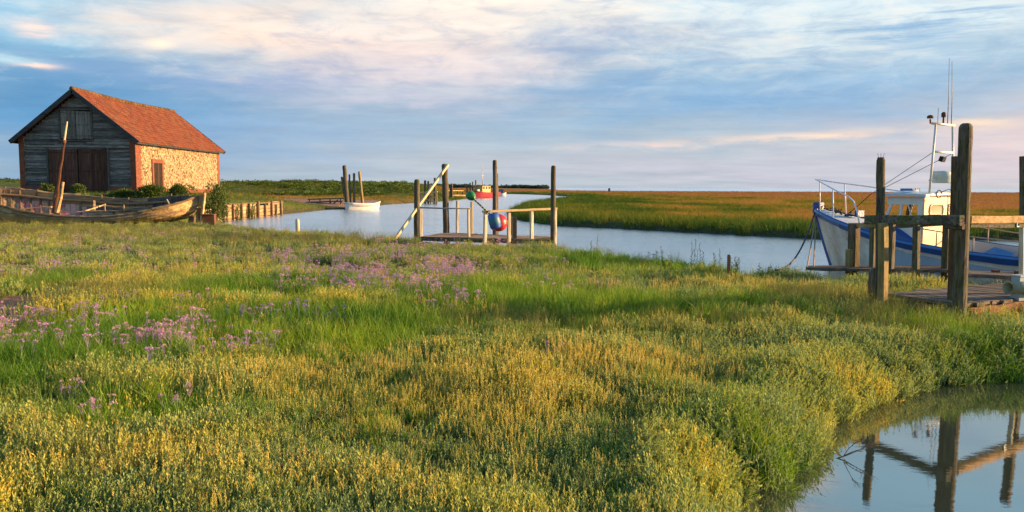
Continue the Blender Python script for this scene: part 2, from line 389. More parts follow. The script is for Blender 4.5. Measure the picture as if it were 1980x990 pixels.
M = {}
M['board'] = wood('weathered_boarding', (.045, .040, .036), (.30, .285, .26), 'X', 12, tone_amt=.6, bs=.9)
M['barge'] = wood('barge_board', (.03, .033, .038), (.10, .105, .11), 'X', 5)
M['loft'] = wood('loft_door_wood', (.08, .07, .06), (.30, .27, .24), 'Z', 7, tone_amt=.35)
M['bigdoor'] = wood('brown_door_wood', (.05, .022, .015), (.16, .08, .055), 'Z', 7, tone_amt=.35)
M['brick'] = brick('red_brick'); M['flint'] = flint()
M['dark'] = paint('dark_gap', (.012, .011, .01), .9, dirt_amt=.1)
M['iron'] = paint('rusty_iron', (.16, .06, .025), .8, (.06, .03, .02), .6, metal=.2, streak=False)
M['jetty'] = wood('jetty_timber', (.035, .028, .02), (.24, .20, .15), 'Z', 10, (.09, .10, .02), .6, tone_amt=.3, patch=(.10, .05, .025), patch_amt=.5, bs=.9)
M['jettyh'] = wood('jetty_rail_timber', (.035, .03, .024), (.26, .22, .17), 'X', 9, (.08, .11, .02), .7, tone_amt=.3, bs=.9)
M['deckw'] = wood('deck_timber', (.06, .045, .033), (.22, .17, .13), 'X', 8, tone_amt=.5)
M['ochre'] = wood('ochre_timber', (.20, .13, .05), (.46, .33, .16), 'Z', 8, (.12, .15, .03), .55, tone_amt=.2)
M['whitepost'] = wood('painted_post', (.42, .36, .24), (.74, .68, .54), 'Z', 6, patch=(.2, .13, .07), patch_amt=.5, tone_amt=.15)
M['pole'] = wood('pale_pole', (.45, .34, .18), (.72, .6, .4), 'Z', 5, tone_amt=.1)
M['wreck'] = wood('wreck_planking', (.20, .10, .035), (.78, .52, .24), 'X', 6, patch=(.20, .16, .12), patch_amt=.6, patch_scale=1.1, tone_amt=.5, bs=.9)  # golden sunlight on the planks is put into this warm base colour
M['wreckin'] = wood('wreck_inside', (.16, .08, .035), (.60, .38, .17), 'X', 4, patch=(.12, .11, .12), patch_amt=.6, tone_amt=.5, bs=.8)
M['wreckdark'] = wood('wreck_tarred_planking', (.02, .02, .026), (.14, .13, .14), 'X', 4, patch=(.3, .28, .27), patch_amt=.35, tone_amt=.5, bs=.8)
M['wreckred'] = wood('wreck_red_paint', (.42, .08, .08), (.75, .28, .25), 'Z', 5, patch=(.55, .42, .25), patch_amt=.6, tone_amt=.4)
M['rib'] = wood('rib_timber', (.07, .045, .028), (.30, .2, .12), 'Z', 8, tone_amt=.4)
M['revet'] = wood('quay_boards', (.30, .19, .09), (.62, .45, .24), 'Y', 5, patch=(.16, .09, .05), patch_amt=.5, tone_amt=.4)

# ------------------------------------------------------------------ terrain sheet
def build_ground():
    rr = [0.6]
    while rr[-1] < 15000: rr.append(rr[-1]*(1.0165 if rr[-1] < 60 else (1.022 if rr[-1] < 500 else 1.09)))
    rr = np.array(rr)
    th = np.concatenate([np.linspace(-48, 48, 360), np.linspace(48, 312, 60)[1:-1]])
    TH, RR = np.meshgrid(np.radians(th), rr)
    x = RR*np.sin(TH); y = RR*np.cos(TH)
    z = height(x.ravel(), y.ravel()).reshape(x.shape)
    nr, nc = x.shape
    v = np.stack([x, y, z], -1).reshape(-1, 3)
    i = np.arange(nr-1)[:, None]*nc; j = np.arange(nc)[None, :]; j2 = (j+1) % nc
    fs = np.stack([i+j, i+j2, i+nc+j2, i+nc+j], -1).reshape(-1, 4)
    me = bpy.data.meshes.new('ground'); me.vertices.add(len(v)+1); vv = np.vstack([v, [[0, 0, -.2]]]); me.vertices.foreach_set('co', vv.ravel())
    tri = np.stack([np.full(nc, len(v)), (np.arange(nc)+1) % nc, np.arange(nc)], -1)
    me.loops.add(fs.size+tri.size); me.loops.foreach_set('vertex_index', np.concatenate([fs.ravel(), tri.ravel()]))
    me.polygons.add(len(fs)+len(tri)); st_ = np.concatenate([np.arange(len(fs))*4, len(fs)*4+np.arange(len(tri))*3])
    me.polygons.foreach_set('loop_start', st_); me.polygons.foreach_set('loop_total', np.concatenate([np.full(len(fs), 4), np.full(len(tri), 3)]))
    me.update(calc_edges=True); me.validate()
    me.polygons.foreach_set('use_smooth', [True]*len(me.polygons))
    x = vv[:, 0]; y = vv[:, 1]
    mud, gold, green = zones(x, y)
    a = me.color_attributes.new('zone', 'FLOAT_COLOR', 'POINT')
    a.data.foreach_set('color', np.stack([mud, gold, green, np.ones_like(mud)], -1).ravel())
    o = bpy.data.objects.new('ground', me); COL.objects.link(o); tag(o, 'salt marsh ground with quay and dunes', 'ground', kind='structure')
    m, q, b = mat('marsh_ground'); co = q.new('ShaderNodeTexCoord').outputs['Object']
    at = q.new('ShaderNodeAttribute'); at.attribute_name = 'zone'; sp = q.new('ShaderNodeSeparateColor'); q.link(at.outputs['Color'], sp.inputs[0])
    nb = q.noise(co, .35, 8, .7); nf = q.noise(co, 6, 6, .7); nm = q.noise(q.mapping(co, scale=(.10, .05, 1)), 1, 8, .72)
    soil = q.ramp(nf, [(.3, (.035, .03, .018)), (.7, (.10, .085, .045))])
    grn = q.ramp(q.math('ADD', q.math('MULTIPLY', nb, .5), q.math('MULTIPLY', nf, .5)), [(.35, (.035, .06, .012)), (.5, (.08, .11, .02)), (.65, (.15, .15, .035))])
    gld = q.ramp(q.math('ADD', q.math('MULTIPLY', nm, .7), q.math('MULTIPLY', nf, .3)), [(.34, (.10, .09, .025)), (.46, (.18, .13, .04)), (.56, (.27, .145, .06)), (.68, (.34, .22, .08))])
    md = q.ramp(q.math('ADD', q.math('MULTIPLY', nb, .6), q.math('MULTIPLY', nf, .4)), [(.35, (.17, .10, .075)), (.65, (.36, .23, .17))])
    c = q.mix(sp.outputs[2], soil, grn); c = q.mix(sp.outputs[1], c, gld)
    mk = q.math('ADD', sp.outputs[0], q.math('MULTIPLY', q.math('SUBTRACT', nf, .5), .4)); mk = q.ramp(mk, [(.4, (0, 0, 0)), (.6, (1, 1, 1))])
    c = q.mix(mk, c, md)
    q.setin(b.inputs['Base Color'], c); b.inputs['Roughness'].default_value = .95; b.inputs['Specular IOR Level'].default_value = .1
    bump(q, b, nf, .8, .12)
    me.materials.append(m)

def zb(x, y, px, py, rx, ry, z=0.0):
    """plan-view soft patch; centre and reach given by where it was surveyed in the photograph"""
    c = G(px, py, z); a = G(px, max(py-ry, 372), z).y; b_ = G(px, py+ry, z).y
    wx = rx*c.y/F; wy = max((a-b_)/2, .2)
    xc = c.x*(y/c.y)**.0
    return np.exp(-(((x-xc)/wx)**2+((y-c.y)/wy)**2))
def zones(x, y):
    mud = np.zeros_like(x)
    for (px, py, rx, ry, a) in [(-10, 572, 90, 34, 1.7), (440, 468, 120, 6, .9), (600, 470, 120, 4, .8), (1330, 606, 90, 14, .9), (1250, 530, 130, 7, .6), (60, 500, 80, 5, .8), (900, 462, 120, 6, 1.0), (500, 436, 120, 5, .5)]:
        mud = np.maximum(mud, a*zb(x, y, px, py, rx, ry))
    # sandy track on the quay, seen beyond the revetment
    tr = sstep(72, 78, y)*sstep(104, 97, y)*sstep(-14, -17, x)*sstep(-75, -60, x)
    mud = np.maximum(mud, tr*(.35+.75*fbm(x*.08, y*.3, 31)))
    mud = np.maximum(mud, .8*sstep(130, 180, y)*sstep(330, 260, y)*sstep(-10, -15, x-(-.03*y))*0)
    d = np.minimum(sdf(river, x, y), dpool(x, y))
    rightm = ((x > -2-(.0*y)) & (y > 30)) | (y > 250)
    dw = sdf(river, x, y)
    gold = rightm*sstep(10, 34, dw+14*(fbm(x*.05, y*.02, 41)-.5))
    gold = np.maximum(gold, .7*sstep(104, 112, y)*sstep(-14, -20, x)*0)
    gold = np.maximum(gold, sstep(96, 100, y)*sstep(112, 106, y)*sstep(-12, -18, x)*.8)
    gold = np.maximum(gold, .35*(fbm(x*.4, y*.4, 12) > .5)*(y < 30))
    green = np.clip(.55+.6*(fbm(x*.2, y*.2, 6)-.4), 0, 1); green = np.where(y > 30, 1, green)*sstep(.1, .7, d)
    return np.clip(mud, 0, 1), np.clip(gold, 0, 1), np.clip(green, 0, 1)
build_ground()

# ------------------------------------------------------------------ water
def build_water():
    m, q, b = mat('creek_water'); g = q.new('ShaderNodeNewGeometry').outputs['Position']
    sp = q.new('ShaderNodeSeparateXYZ'); q.link(g, sp.inputs[0])
    w1 = q.noise(q.mapping(g, scale=(1.1, 2.6, 1), rot=(0, 0, R(12))), 1.4, 5, .6, .4)
    w2 = q.noise(q.mapping(g, scale=(1, 2.2, 1), rot=(0, 0, R(-8))), 4.5, 5, .6)
    w3 = q.noise(q.mapping(g, scale=(.12, .3, 1)), 1, 4, .6)
    hgt = q.math('ADD', q.math('MULTIPLY', w1, .7), q.math('MULTIPLY', w2, .35))
    calm = q.math('MULTIPLY', q.math('SUBTRACT', sp.outputs[1], 9.5), .4, clamp=True)   # the pool lies out of the wind
    amp = q.math('ADD', .012, q.math('MULTIPLY', calm, q.math('ADD', .5, q.math('MULTIPLY', w3, .8))))
    bn = q.new('ShaderNodeBump'); bn.inputs['Distance'].default_value = .085; q.link(amp, bn.inputs['Strength']); q.link(hgt, bn.inputs['Height'])
    fr = q.new('ShaderNodeFresnel'); fr.inputs['IOR'].default_value = 3.2; q.link(bn.outputs[0], fr.inputs['Normal'])
    df = q.new('ShaderNodeBsdfDiffuse'); df.inputs[0].default_value = (.035, .045, .03, 1)
    gl = q.new('ShaderNodeBsdfGlossy'); q.link(bn.outputs[0], gl.inputs['Normal']); q.link(q.math('ADD', .004, q.math('MULTIPLY', calm, .20)), gl.inputs['Roughness'])
    gl.inputs[0].default_value = (1, 1, 1, 1)
    mx = q.new('ShaderNodeMixShader'); q.link(q.math('ADD', fr.outputs[0], q.math('ADD', .08, q.math('MULTIPLY', calm, .15)), clamp=True), mx.inputs[0]); q.link(df.outputs[0], mx.inputs[1]); q.link(gl.outputs[0], mx.inputs[2])
    q.link(mx.outputs[0], q.out.inputs[0])
    mb = MB(); mb.add([(-9000, -300, WZ), (25000, -300, WZ), (25000, 25000, WZ), (-9000, 25000, WZ)], [(0, 1, 2, 3)], .5)
    o = mb.build('water', m); tag(o, 'creek, pool and sea water', 'water', kind='structure')
build_water()

# ------------------------------------------------------------------ barn
def build_barn():
    xl, xr, y0, y1 = -30.72, -23.5, 50.0, 64.3; gz = 1.1; ez = 4.54; cx_ = (xl+xr)/2; rz = 7.42
    t_ = thing('barn', 'old coal barn with black boarded gable, flint side wall and red tiled roof', 'barn', (cx_, 57, gz))
    sl = (rz-ez)/(xr-cx_)
    # core walls
    mb = MB(); mb.box((xr-.16, (y0+y1)/2, (gz-.3+ez)/2), (.28, y1-y0-.02, ez-gz+.3), tone=.5); w = mb.build('side_wall', M['flint'], t_)
    mb = MB(); mb.box((xl+.16, (y0+y1)/2, (gz-.3+ez)/2), (.28, y1-y0-.02, ez-gz+.3), tone=.5); mb.build('side_wall', M['flint'], t_)
    for yy in (y0+.12, y1-.2):
        mb = MB(); mb.add([(xl+.3, yy, gz-.3), (xr-.3, yy, gz-.3), (xr-.3, yy, ez+.05), (cx_, yy, rz-.12), (xl+.3, yy, ez+.05), (xl+.3, yy+.12, gz-.3), (xr-.3, yy+.12, gz-.3), (xr-.3, yy+.12, ez+.05), (cx_, yy+.12, rz-.12), (xl+.3, yy+.12, ez+.05)],
               [(0, 1, 2, 3, 4), (9, 8, 7, 6, 5), (0, 5, 6, 1), (1, 6, 7, 2), (2, 7, 8, 3), (3, 8, 9, 4), (4, 9, 5, 0)], .5)
        mb.build('gable_wall', M['dark'], t_)
    # boards
    dx0, dx1, dz = -28.96, -25.25, 3.93; lx0, lx1, lz0, lz1 = -28.1, -26.2, 4.5, 6.28
    mb = MB(); z = 1.58; h = .165
    while z < rz-.1:
        zt = z+h
        a, b_ = xl+.28, xr-.34
        if zt > ez: k = (zt-ez)/sl; a = max(a, xl+k); b_ = min(b_, xr-k)
        segs = [(a, b_)]
        if z < dz-.05: segs = [(a, dx0-.05), (dx1+.05, b_)]
        elif lz0 < zt and z < lz1: segs = [(a, lx0-.05), (lx1+.05, b_)]
        for (s0, s1) in segs:
            xs = [s0]
            while s1-xs[-1] > 3.2: xs.append(xs[-1]+random.uniform(1.6, 3.0))
            xs.append(s1)
            for i in range(len(xs)-1):
                if xs[i+1]-xs[i] < .05: continue
                j = random.uniform(-.012, .012); j2 = random.uniform(-.012, .012); bo = random.uniform(.055, .10)
                A, B = xs[i]+.004, xs[i+1]-.004
                mb.add([(A, y0+.1-bo, z-.02+j), (B, y0+.1-bo, z-.02+j2), (B, y0+.075, zt+j2), (A, y0+.075, zt+j), (A, y0+.12, z-.02+j), (B, y0+.12, z-.02+j2), (B, y0+.12, zt+j2), (A, y0+.12, zt+j)],
                       [(0, 1, 2, 3), (0, 4, 5, 1), (1, 5, 6, 2), (3, 2, 6, 7), (0, 3, 7, 4)])
        z += h
    mb.build('weatherboarding', M['board'], t_)
    # pale rail over big doors
    mb = MB(); mb.beam((xl+.3, y0+.0, 4.08), (xr-.36, y0+.0, 4.04), .06, .12, .9); mb.beam((lx0-.06, y0+.0, 4.4), (lx0-.06, y0, 6.34), .08, .08, .2); mb.beam((lx1+.06, y0, 4.4), (lx1+.06, y0, 6.34), .08, .08, .2)
    mb.beam((lx0-.12, y0-.003, 6.34), (lx1+.12, y0-.003, 6.34), .09, .09, .3); mb.beam((lx0-.12, y0-.003, 4.43), (lx1+.12, y0-.003, 4.43), .1, .1, .2)
    for xx in (dx0-.04, dx1+.04): mb.beam((xx, y0-.002, gz), (xx, y0-.002, 3.98), .1, .12, .2)
    mb.build('timber_frame', M['board'], t_)
    def leafdoor(name, xa, xb, za, zb_, m, parent, yy, n):
        mb = MB(); w_ = (xb-xa)/n
        for i in range(n):
            top = zb_-random.uniform(0, .03); bot = za+random.uniform(0, .06)
            mb.box((xa+w_*(i+.5), yy+random.uniform(-.004, .004), (top+bot)/2), (w_-.012, .035, top-bot))
        d = mb.build(name, m, parent)
        for zz in (za+(zb_-za)*.12, za+(zb_-za)*.52, za+(zb_-za)*.92): mb = MB(); mb.beam((xa+.03, yy-.035, zz), (xb-.03, yy-.035, zz+random.uniform(-.03, .03)), .03, .07, .25); mb.build('crossbar', M['bigdoor'] if name == 'door' else M['loft'], d)
    leafdoor('door', dx0+.03, (dx0+dx1)/2-.03, gz-.05, dz, M['bigdoor'], t_, y0+.03, 9)
    leafdoor('door', (dx0+dx1)/2+.03, dx1-.03, gz-.05, dz, M['bigdoor'], t_, y0+.03, 9)
    leafdoor('loft_door', lx0+.01, (lx0+lx1)/2-.02, lz0+.01, lz1, M['loft'], t_, y0+.02, 5)
    leafdoor('loft_door', (lx0+lx1)/2+.02, lx1-.01, lz0+.01, lz1-.04, M['loft'], t_, y0+.02, 5)
    # brickwork: quoins and plinth
    for corner in range(3):
        mb = MB(); z = gz-.3; k = 0
        while z < ez-.02:
            e = .10 if k % 2 else 0
            if corner == 0: mb.box((xr-.15, y0+.14, z+.115), (.34, .34, .2302), tone=.5); mb.box((xr-.1, y0+.48+e/2, z+.115), (.216, .36+e, .2302), tone=.5)
            elif corner == 1: mb.box((xl+.13, y0+.12, z+.115), (.30, .32, .2302), tone=.5)
            else: mb.box((xr-.12, y1-.2-e/2, z+.115), (.25, .42+e, .2302), tone=.5)
            z += .23; k += 1
        mb.build('brick_quoin', M['brick'], t_)
    mb = MB(); mb.box(((dx1+xr)/2-.1, y0+.02, (gz-.3+1.56)/2), (xr-dx1-.42, .16, 1.56-gz+.3), tone=.5); mb.build('brick_plinth', M['brick'], t_); mb = MB(); mb.box(((dx0+xl)/2+.1, y0+.02, (gz-.3+1.56)/2), (dx0-xl-.42, .16, 1.56-gz+.3), tone=.5)
    mb.build('brick_plinth', M['brick'], t_)
    # side door
    ya, yb, zt = 52.45, 53.65, 3.12
    mb = MB(); mb.box((xr+.0, ya-.13, (gz+zt)/2), (.09, .24, zt-gz+.5), tone=.5); mb.box((xr, yb+.13, (gz+zt)/2), (.09, .24, zt-gz+.5), tone=.5); mb.box((xr+.006, (ya+yb)/2, zt+.14), (.09, yb-ya+.3, .26), tone=.5)
    mb.build('door_surround', M['brick'], t_)
    mb = MB()
    for i in range(6): mb.box((xr-.0, ya+(yb-ya)*(i+.5)/6, (gz+zt)/2), (.035, (yb-ya)/6-.012, zt-gz))
    d = mb.build('side_door', wood('dark_door', (.02, .014, .01), (.07, .045, .03), 'Z', 7), t_)
    mb = MB(); mb.box((xr+.03, yb-.12, 2.15), (.05, .04, .14)); mb.build('handle', M['iron'], d)
    # brick base course of the side wall
    mb = MB(); mb.box((xr+.02, 59.2, gz+.05), (.06, 10.2, .5), tone=.5); mb.build('brick_base', M['brick'], t_)
    # roof
    m, q, b = mat('clay_pantiles'); co = q.new('ShaderNodeTexCoord').outputs['Object']
    c = q.ramp(tone_at(q), [(0, (.11, .026, .009)), (.35, (.165, .037, .011)), (.75, (.21, .048, .014)), (1, (.20, .08, .028))])
    c = q.mix(q.ramp(q.noise(co, .8, 8, .75), [(.50, (0, 0, 0)), (.7, (.55,)*3)]), c, (.13, .075, .025))
    c = q.mix(q.ramp(q.noise(co, 5, 6, .8), [(.60, (0, 0, 0)), (.68, (.8,)*3)]), c, (.08, .025, .015))
    q.setin(b.inputs['Base Color'], c); b.inputs['Roughness'].default_value = .85
    bump(q, b, q.noise(co, 14, 4, .7), .4, .03)
    ov = .34
    for sgn in (1, -1):
        mb = MB(); ncol = 64; nrow = 18; ya_, yb_ = y0-.35, y1+.25; tw = (yb_-ya_)/ncol
        ex = (xr-cx_)+ov; drop = ex*sl
        tn = {}
        def surf(u, vq, k):
            yy = ya_+u*(yb_-ya_); sag = -.10*math.sin(math.pi*u)**1.5*(1-vq*.4)+.03*math.sin(u*9+vq*4)
            return yy, cx_+sgn*ex*vq, rz+.12-drop*vq+sag+k
        for r_ in range(nrow):
            v0, v1 = r_/nrow, (r_+1)/nrow+.012
            rows = []
            for vv_, lift in ((v0, .0), (v1, .045)):
                row = []
                for c_ in range(ncol*4+1):
                    u = c_/(ncol*4); ph = (c_ % 4); wv = (.0, .04, .055, .02)[ph]
                    yy, xx, zz = surf(u, vv_, lift+wv+.010*math.sin(c_*1.7+r_*3.1))
                    row.append((xx, yy, zz))
                rows.append(row)
            rows.append([(p[0], p[1], p[2]-.05) for p in rows[-1]])
            if sgn < 0: rows = [r2[::-1] for r2 in rows]
            rnd = [random.random() for _ in range(ncol+1)]
            mb.grid(rows, smooth=False, tones=lambda i, j: rnd[min(j//4, ncol)])
        # underside
        mb.add([(cx_, ya_, rz+.04), (cx_+sgn*ex, ya_, rz+.04-drop), (cx_+sgn*ex, yb_, rz+.04-drop), (cx_, yb_, rz+.04)], [(0, 1, 2, 3)], .2)
        rf = mb.build('roof_slope', m, t_)
        # barge boards
        for yy in (ya_-.02, yb_+.02):
            mb = MB(); mb.beam((cx_+.0*sgn, yy, rz+.02), (cx_+sgn*(ex+.02), yy, rz+.02-drop), .05, .26, .4, upv=(0, 0, 1)); mb.build('barge_board', M['barge'], t_)
        mb = MB(); mb.beam((cx_+sgn*(ex-.03), ya_, rz+.02-drop), (cx_+sgn*(ex-.03), yb_, rz+.02-drop), .04, .12, .3); mb.build('eaves_board', M['barge'], t_)
    m2 = M['ridge'] = wood('mossy_ridge', (.08, .035, .015), (.22, .10, .04), 'Y', 6, (.12, .10, .03), .8)
    mb = MB(); n = 34
    for i in range(n):
        u0_, u1_ = i/n, (i+1)/n-.004; ys = [y0-.36+(y1-y0+.62)*u for u in (u0_, u1_)]
        zz = [rz+.15-.10*math.sin(math.pi*u)**1.5 for u in (u0_, u1_)]
        mb.tube([(cx_, ys[0], zz[0]), (cx_, ys[1], zz[1])], [.15, .135], 10)
    mb.build('ridge_tile', m2, t_)
build_barn()

# ------------------------------------------------------------------ wrecked boat on the left
def catm(pts, q):
    n = len(pts)-1; f = min(max(q, 0), .99999)*n; i = int(f); u = f-i
    p = [Vector(pts[max(i-1, 0)]), Vector(pts[i]), Vector(pts[i+1]), Vector(pts[min(i+2, n)])]
    return .5*((2*p[1])+(-p[0]+p[2])*u+(2*p[0]-5*p[1]+4*p[2]-p[3])*u*u+(-p[0]+3*p[1]-3*p[2]+p[3])*u**3)
def build_wreck():
    Yn = 37.2
    near = [P(384, 380, Yn+1.1), P(350, 392, Yn+.5), P(300, 404, Yn), P(240, 416, Yn-.2), P(170, 420, Yn-.3), P(100, 417, Yn-.3), P(40, 408, Yn-.2), P(-20, 392, Yn), P(-90, 378, Yn+.5), P(-150, 362, Yn+1.6)]
    far = [P(384, 379, Yn+1.3), P(350, 380, Yn+2.2), P(300, 384, Yn+3.0), P(240, 386, Yn+3.4), P(170, 380, Yn+3.6), P(100, 374, Yn+3.7), P(40, 366.5, Yn+3.7), P(-20, 363, Yn+3.4), P(-90, 360, Yn+2.8), P(-150, 359, Yn+1.8)]
    keel = [P(372, 417, Yn+1.2), P(345, 426, Yn+1.2), P(300, 432, Yn+1.0), P(240, 436, Yn+1.0), P(170, 437, Yn+1), P(100, 438, Yn+1), P(40, 438, Yn+1), P(-20, 436, Yn+1), P(-90, 432, Yn+1.2), P(-150, 425, Yn+1.5)]
    base_ = keel[4].copy(); base_.z = -.15
    t_ = thing('wrecked_boat', 'rotting wooden boat hull lying in the marsh grass before the barn', 'boat wreck', base_)
    def sec(q, v, side):
        g_ = catm(near if side == 0 else far, q); k = catm(keel, q)
        c1 = Vector((g_.x, g_.y, k.z*.75+g_.z*.25)); c1 = c1+(g_-k)*.16*Vector((0, 1, 0)).length*0+Vector((0, (-.25 if side == 0 else .2), 0))*math.sin(math.pi*min(1, q*1.2+.05))
        return g_*(1-v)**2+2*c1*v*(1-v)+k*v*v
    N = 60
    # near-side strakes, clinker lapped, ragged
    ns = 7
    for side in (0, 1):
        mb = MB(); mbd = MB()
        for s_ in range(ns):
            v0 = s_/ns; v1 = (s_+1)/ns+.02
            out = -1 if side == 0 else 1
            cuts = sorted([0, N]+random.sample(range(6, N-6), 3)); 
            for ci in range(len(cuts)-1):
                a, b_ = cuts[ci], cuts[ci+1]; tn = random.random()
                skip0 = random.random() < .15 and side == 1
                if skip0 and s_ > 1: continue
                rows = []
                for (vq, off) in ((v0, .0), (v1, .035), (v1, -.0), (v0, -.035), (v0, .0)):
                    row = []
                    for i in range(a, b_+1):
                        q = i/N; p = sec(q, vq, side)
                        wob = .012*math.sin(i*1.3+s_*2.1)+random.uniform(-.006, .006)
                        if s_ == 0 and vq == v0: wob += .05*abs(math.sin(i*.9+side))*random.random()-.02
                        row.append(p+Vector((0, out*off*1.3, wob)))
                    rows.append(row)
                dk = (side == 1 and (a+b_)/2/N < .36)
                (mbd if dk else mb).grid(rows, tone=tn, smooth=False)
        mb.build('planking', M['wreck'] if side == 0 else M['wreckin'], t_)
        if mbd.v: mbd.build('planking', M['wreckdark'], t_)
    # gunwale caps
    for side, (mm, w_) in enumerate(((M['wreck'], .11), (M['wreckin'], .11))):
        mb = MB()
        for a, b_ in ((0, 14), (14, 33), (33, 60)) if side == 0 else ((4, 22), (22, 40), (40, 60)):
            pts = [sec(i/N, 0, side)+Vector((0, -.02 if side == 0 else .02, .02+random.uniform(-.012, .012))) for i in range(a, b_+1)]
            mb.tube(pts, [w_*.55*random.uniform(.75, 1.1) for _ in pts], 6, None, False, True, .15)
        mb.build('gunwale', mm, t_)
        for off in (.12,) if side == 1 else ():
            mb = MB(); pts = [sec(i/N, off, side)+Vector((0, -.12, 0)) for i in range(10 if off < .2 else 22, 60)]
            mb.tube(pts, .06, 6, None, False, True, .2); mb.build('stringer', M['wreck'], t_)
    # ribs on the inside of far side
    for i in range(8, 59, 2):
        q = (i+random.uniform(-.3, .3))/N
        if .25 < q < .5 and random.random() < .5: continue
        mb = MB(); pts = [sec(q, v, 1)+Vector((0, -.06, .02)) for v in np.linspace(.02 if q > .66 else .16, .9, 8)]
        mb.tube(pts, .045, 6, None, False, True, .12); mb.build('rib', M['rib'], t_)
    for i in range(12, 58, 4):
        q = i/N; mb = MB(); pts = [sec(q, v, 0)+Vector((0, .06, .02)) for v in np.linspace(.05, .8, 6)]
        mb.tube(pts, .04, 6, None, False, True, .12); mb.build('rib', M['rib'], t_)
    for i in (6, 9, 15, 19, 24, 31, 37, 44, 50, 55):
        q = (i+random.uniform(-.5, .5))/N; p = sec(q, 0, 1); mb = MB()
        mb.beam(p+Vector((0, -.1, -.35)), p+Vector((random.uniform(-.07, .07), random.uniform(-.05, .05), random.uniform(.04, .2))), .07, .06, None, .008); mb.build('broken_rib', M['rib'], t_)
    # red painted lining between the mast and the bow end
    mb = MB()
    for i in range(27, 41):
        q0, q1 = i/N, (i+.92)/N
        top = .22+random.uniform(-.02, .02)
        mb.grid([[sec(q0, v, 1)+Vector((0, -.045, 0)) for v in np.linspace(top, .95, 5)], [sec(q1, v, 1)+Vector((0, -.045, 0)) for v in np.linspace(top, .95, 5)]])
    mb.build('red_lining', M['wreckred'], t_)
    mb = MB()
    for i in range(41, 56):
        q0, q1 = i/N, (i+.85)/N; top = .2+random.uniform(-.04, .03)
        mb.grid([[sec(q0, v, 1)+Vector((0, -.045, 0)) for v in np.linspace(top, .9, 5)], [sec(q1, v, 1)+Vector((0, -.045, 0)) for v in np.linspace(top, .9, 5)]])
    mb.build('lining', M['wreck'], t_)
    # loose thwarts and floor planks
    mb = MB()
    mb.beam(P(150, 409, 38.2), P(330, 405, 38.6), .25, .05, .7, .02); mb.beam(P(225, 412, 38), P(330, 408, 38.1), .2, .05, .5, .02)
    mb.beam(P(165, 408, 38.3), P(204, 395, 39.4), .05, .06, 1.0); mb.beam(P(203, 409, 39), P(202, 395, 39), .05, .05, .6); mb.beam(P(240, 409, 39), P(239, 396, 39), .05, .05, .6)
    mb.beam(P(183, 411, 39), P(182, 388, 39.2), .1, .1, .5); mb.beam(P(160, 398, 39.6), P(290, 402, 39.8), .1, .08, .4, .02)
    mb.beam(P(100, 400, 39.2), P(40, 404, 39.0), .18, .05, .9, .02)
    mb.build('loose_plank', M['wreck'], t_)
    mb = MB(); mb.beam(P(323, 386, 38.6), P(328, 396, 38.2), .05, .05, .9); mb.build('pale_batten', M['whitepost'], t_)
    # leaning mast, dark below, pale bare wood on top, with iron collar
    mb = MB(); a, b_ = P(106, 412, 38.4), P(124, 275, 38.9); c_ = P(130, 235, 39.0)
    mb.tube([lerp(a, b_, q)+Vector((random.uniform(-.02, .02), 0, 0)) for q in np.linspace(0, 1, 9)], [.095, .088, .08, .072, .065, .06, .055, .05, .048], 8, .3, False, True, .12)
    ms = mb.build('mast', wood('dark_mast', (.05, .02, .012), (.20, .08, .04), 'Z', 8, bs=.8), t_)
    mb = MB(); mb.tube([b_, lerp(b_, c_, .5), c_], [.048, .042, .034], 8, .9, False, True, .05); mb.build('mast_tip', M['pole'], ms)
    mb = MB(); mb.tube([lerp(a, b_, .98), lerp(a, b_, 1.03)], .09, 8, .3); mb.build('iron_collar', M['iron'], ms)
    mb = MB(); mb.tube([P(110, 411, 38.2), P(118, 380, 38.3), P(122, 352, 38.3)], [.10, .075, .055], 7, .8, False, True, .15); mb.build('broken_post', M['wreck'], t_)
    mb = MB(); mb.beam(P(103, 412, 38.6), P(108, 366, 38.8), .13, .10, .2, .02); mb.build('broken_post', M['rib'], t_)
    # stern post with rusty rudder plating
    mb = MB(); mb.beam(P(396, 373, Yn+1.0), P(389, 435, Yn+.8), .10, .16, .7, .015); mb.build('stern_post', M['wreck'], t_)
    mb = MB(); w_ = [P(385, 377, Yn+1.05), P(397, 376, Yn+.95), P(394, 400, Yn+.9), P(379, 399, Yn+1.05)]
    w2 = [P(380, 402, Yn+1.0), P(393, 402, Yn+.9), P(391, 432, Yn+.85), P(378, 434, Yn+.95)]
    for w in (w_, w2): mb.add([*w, *[p+Vector((0, .12, 0)) for p in w]], [(0, 1, 2, 3), (7, 6, 5, 4), (0, 4, 5, 1), (1, 5, 6, 2), (2, 6, 7, 3), (3, 7, 4, 0)])
    mb.build('rudder', wood('rudder_wood', (.20, .10, .04), (.48, .30, .13), 'Z', 6, patch=(.1, .05, .03), patch_amt=.6), t_)
    mb = MB(); mb.beam(P(372, 418, Yn+1.2), P(371, 436, Yn+1.2), .3, .2, .2, .01); mb.build('keel_block', M['rib'], t_)
build_wreck()
def build_plate():
    c = P(404, 425, 36.8)
    t_ = thing('rusty_box', 'rusty square box lying beside the stern of the wreck', 'rusty box', (c.x, c.y, -.15))
    mb = MB(); mb.box(c, (.55, .5, .48), Matrix.Rotation(R(8), 3, 'Z'), .5, .01); mb.build('casing', M['iron'], t_)
    mb = MB(); mb.box(c+Vector((0, -.03, .25)), (.60, .55, .04), Matrix.Rotation(R(8), 3, 'Z'), .8, .008); mb.build('lid', M['iron'], t_)
build_plate()

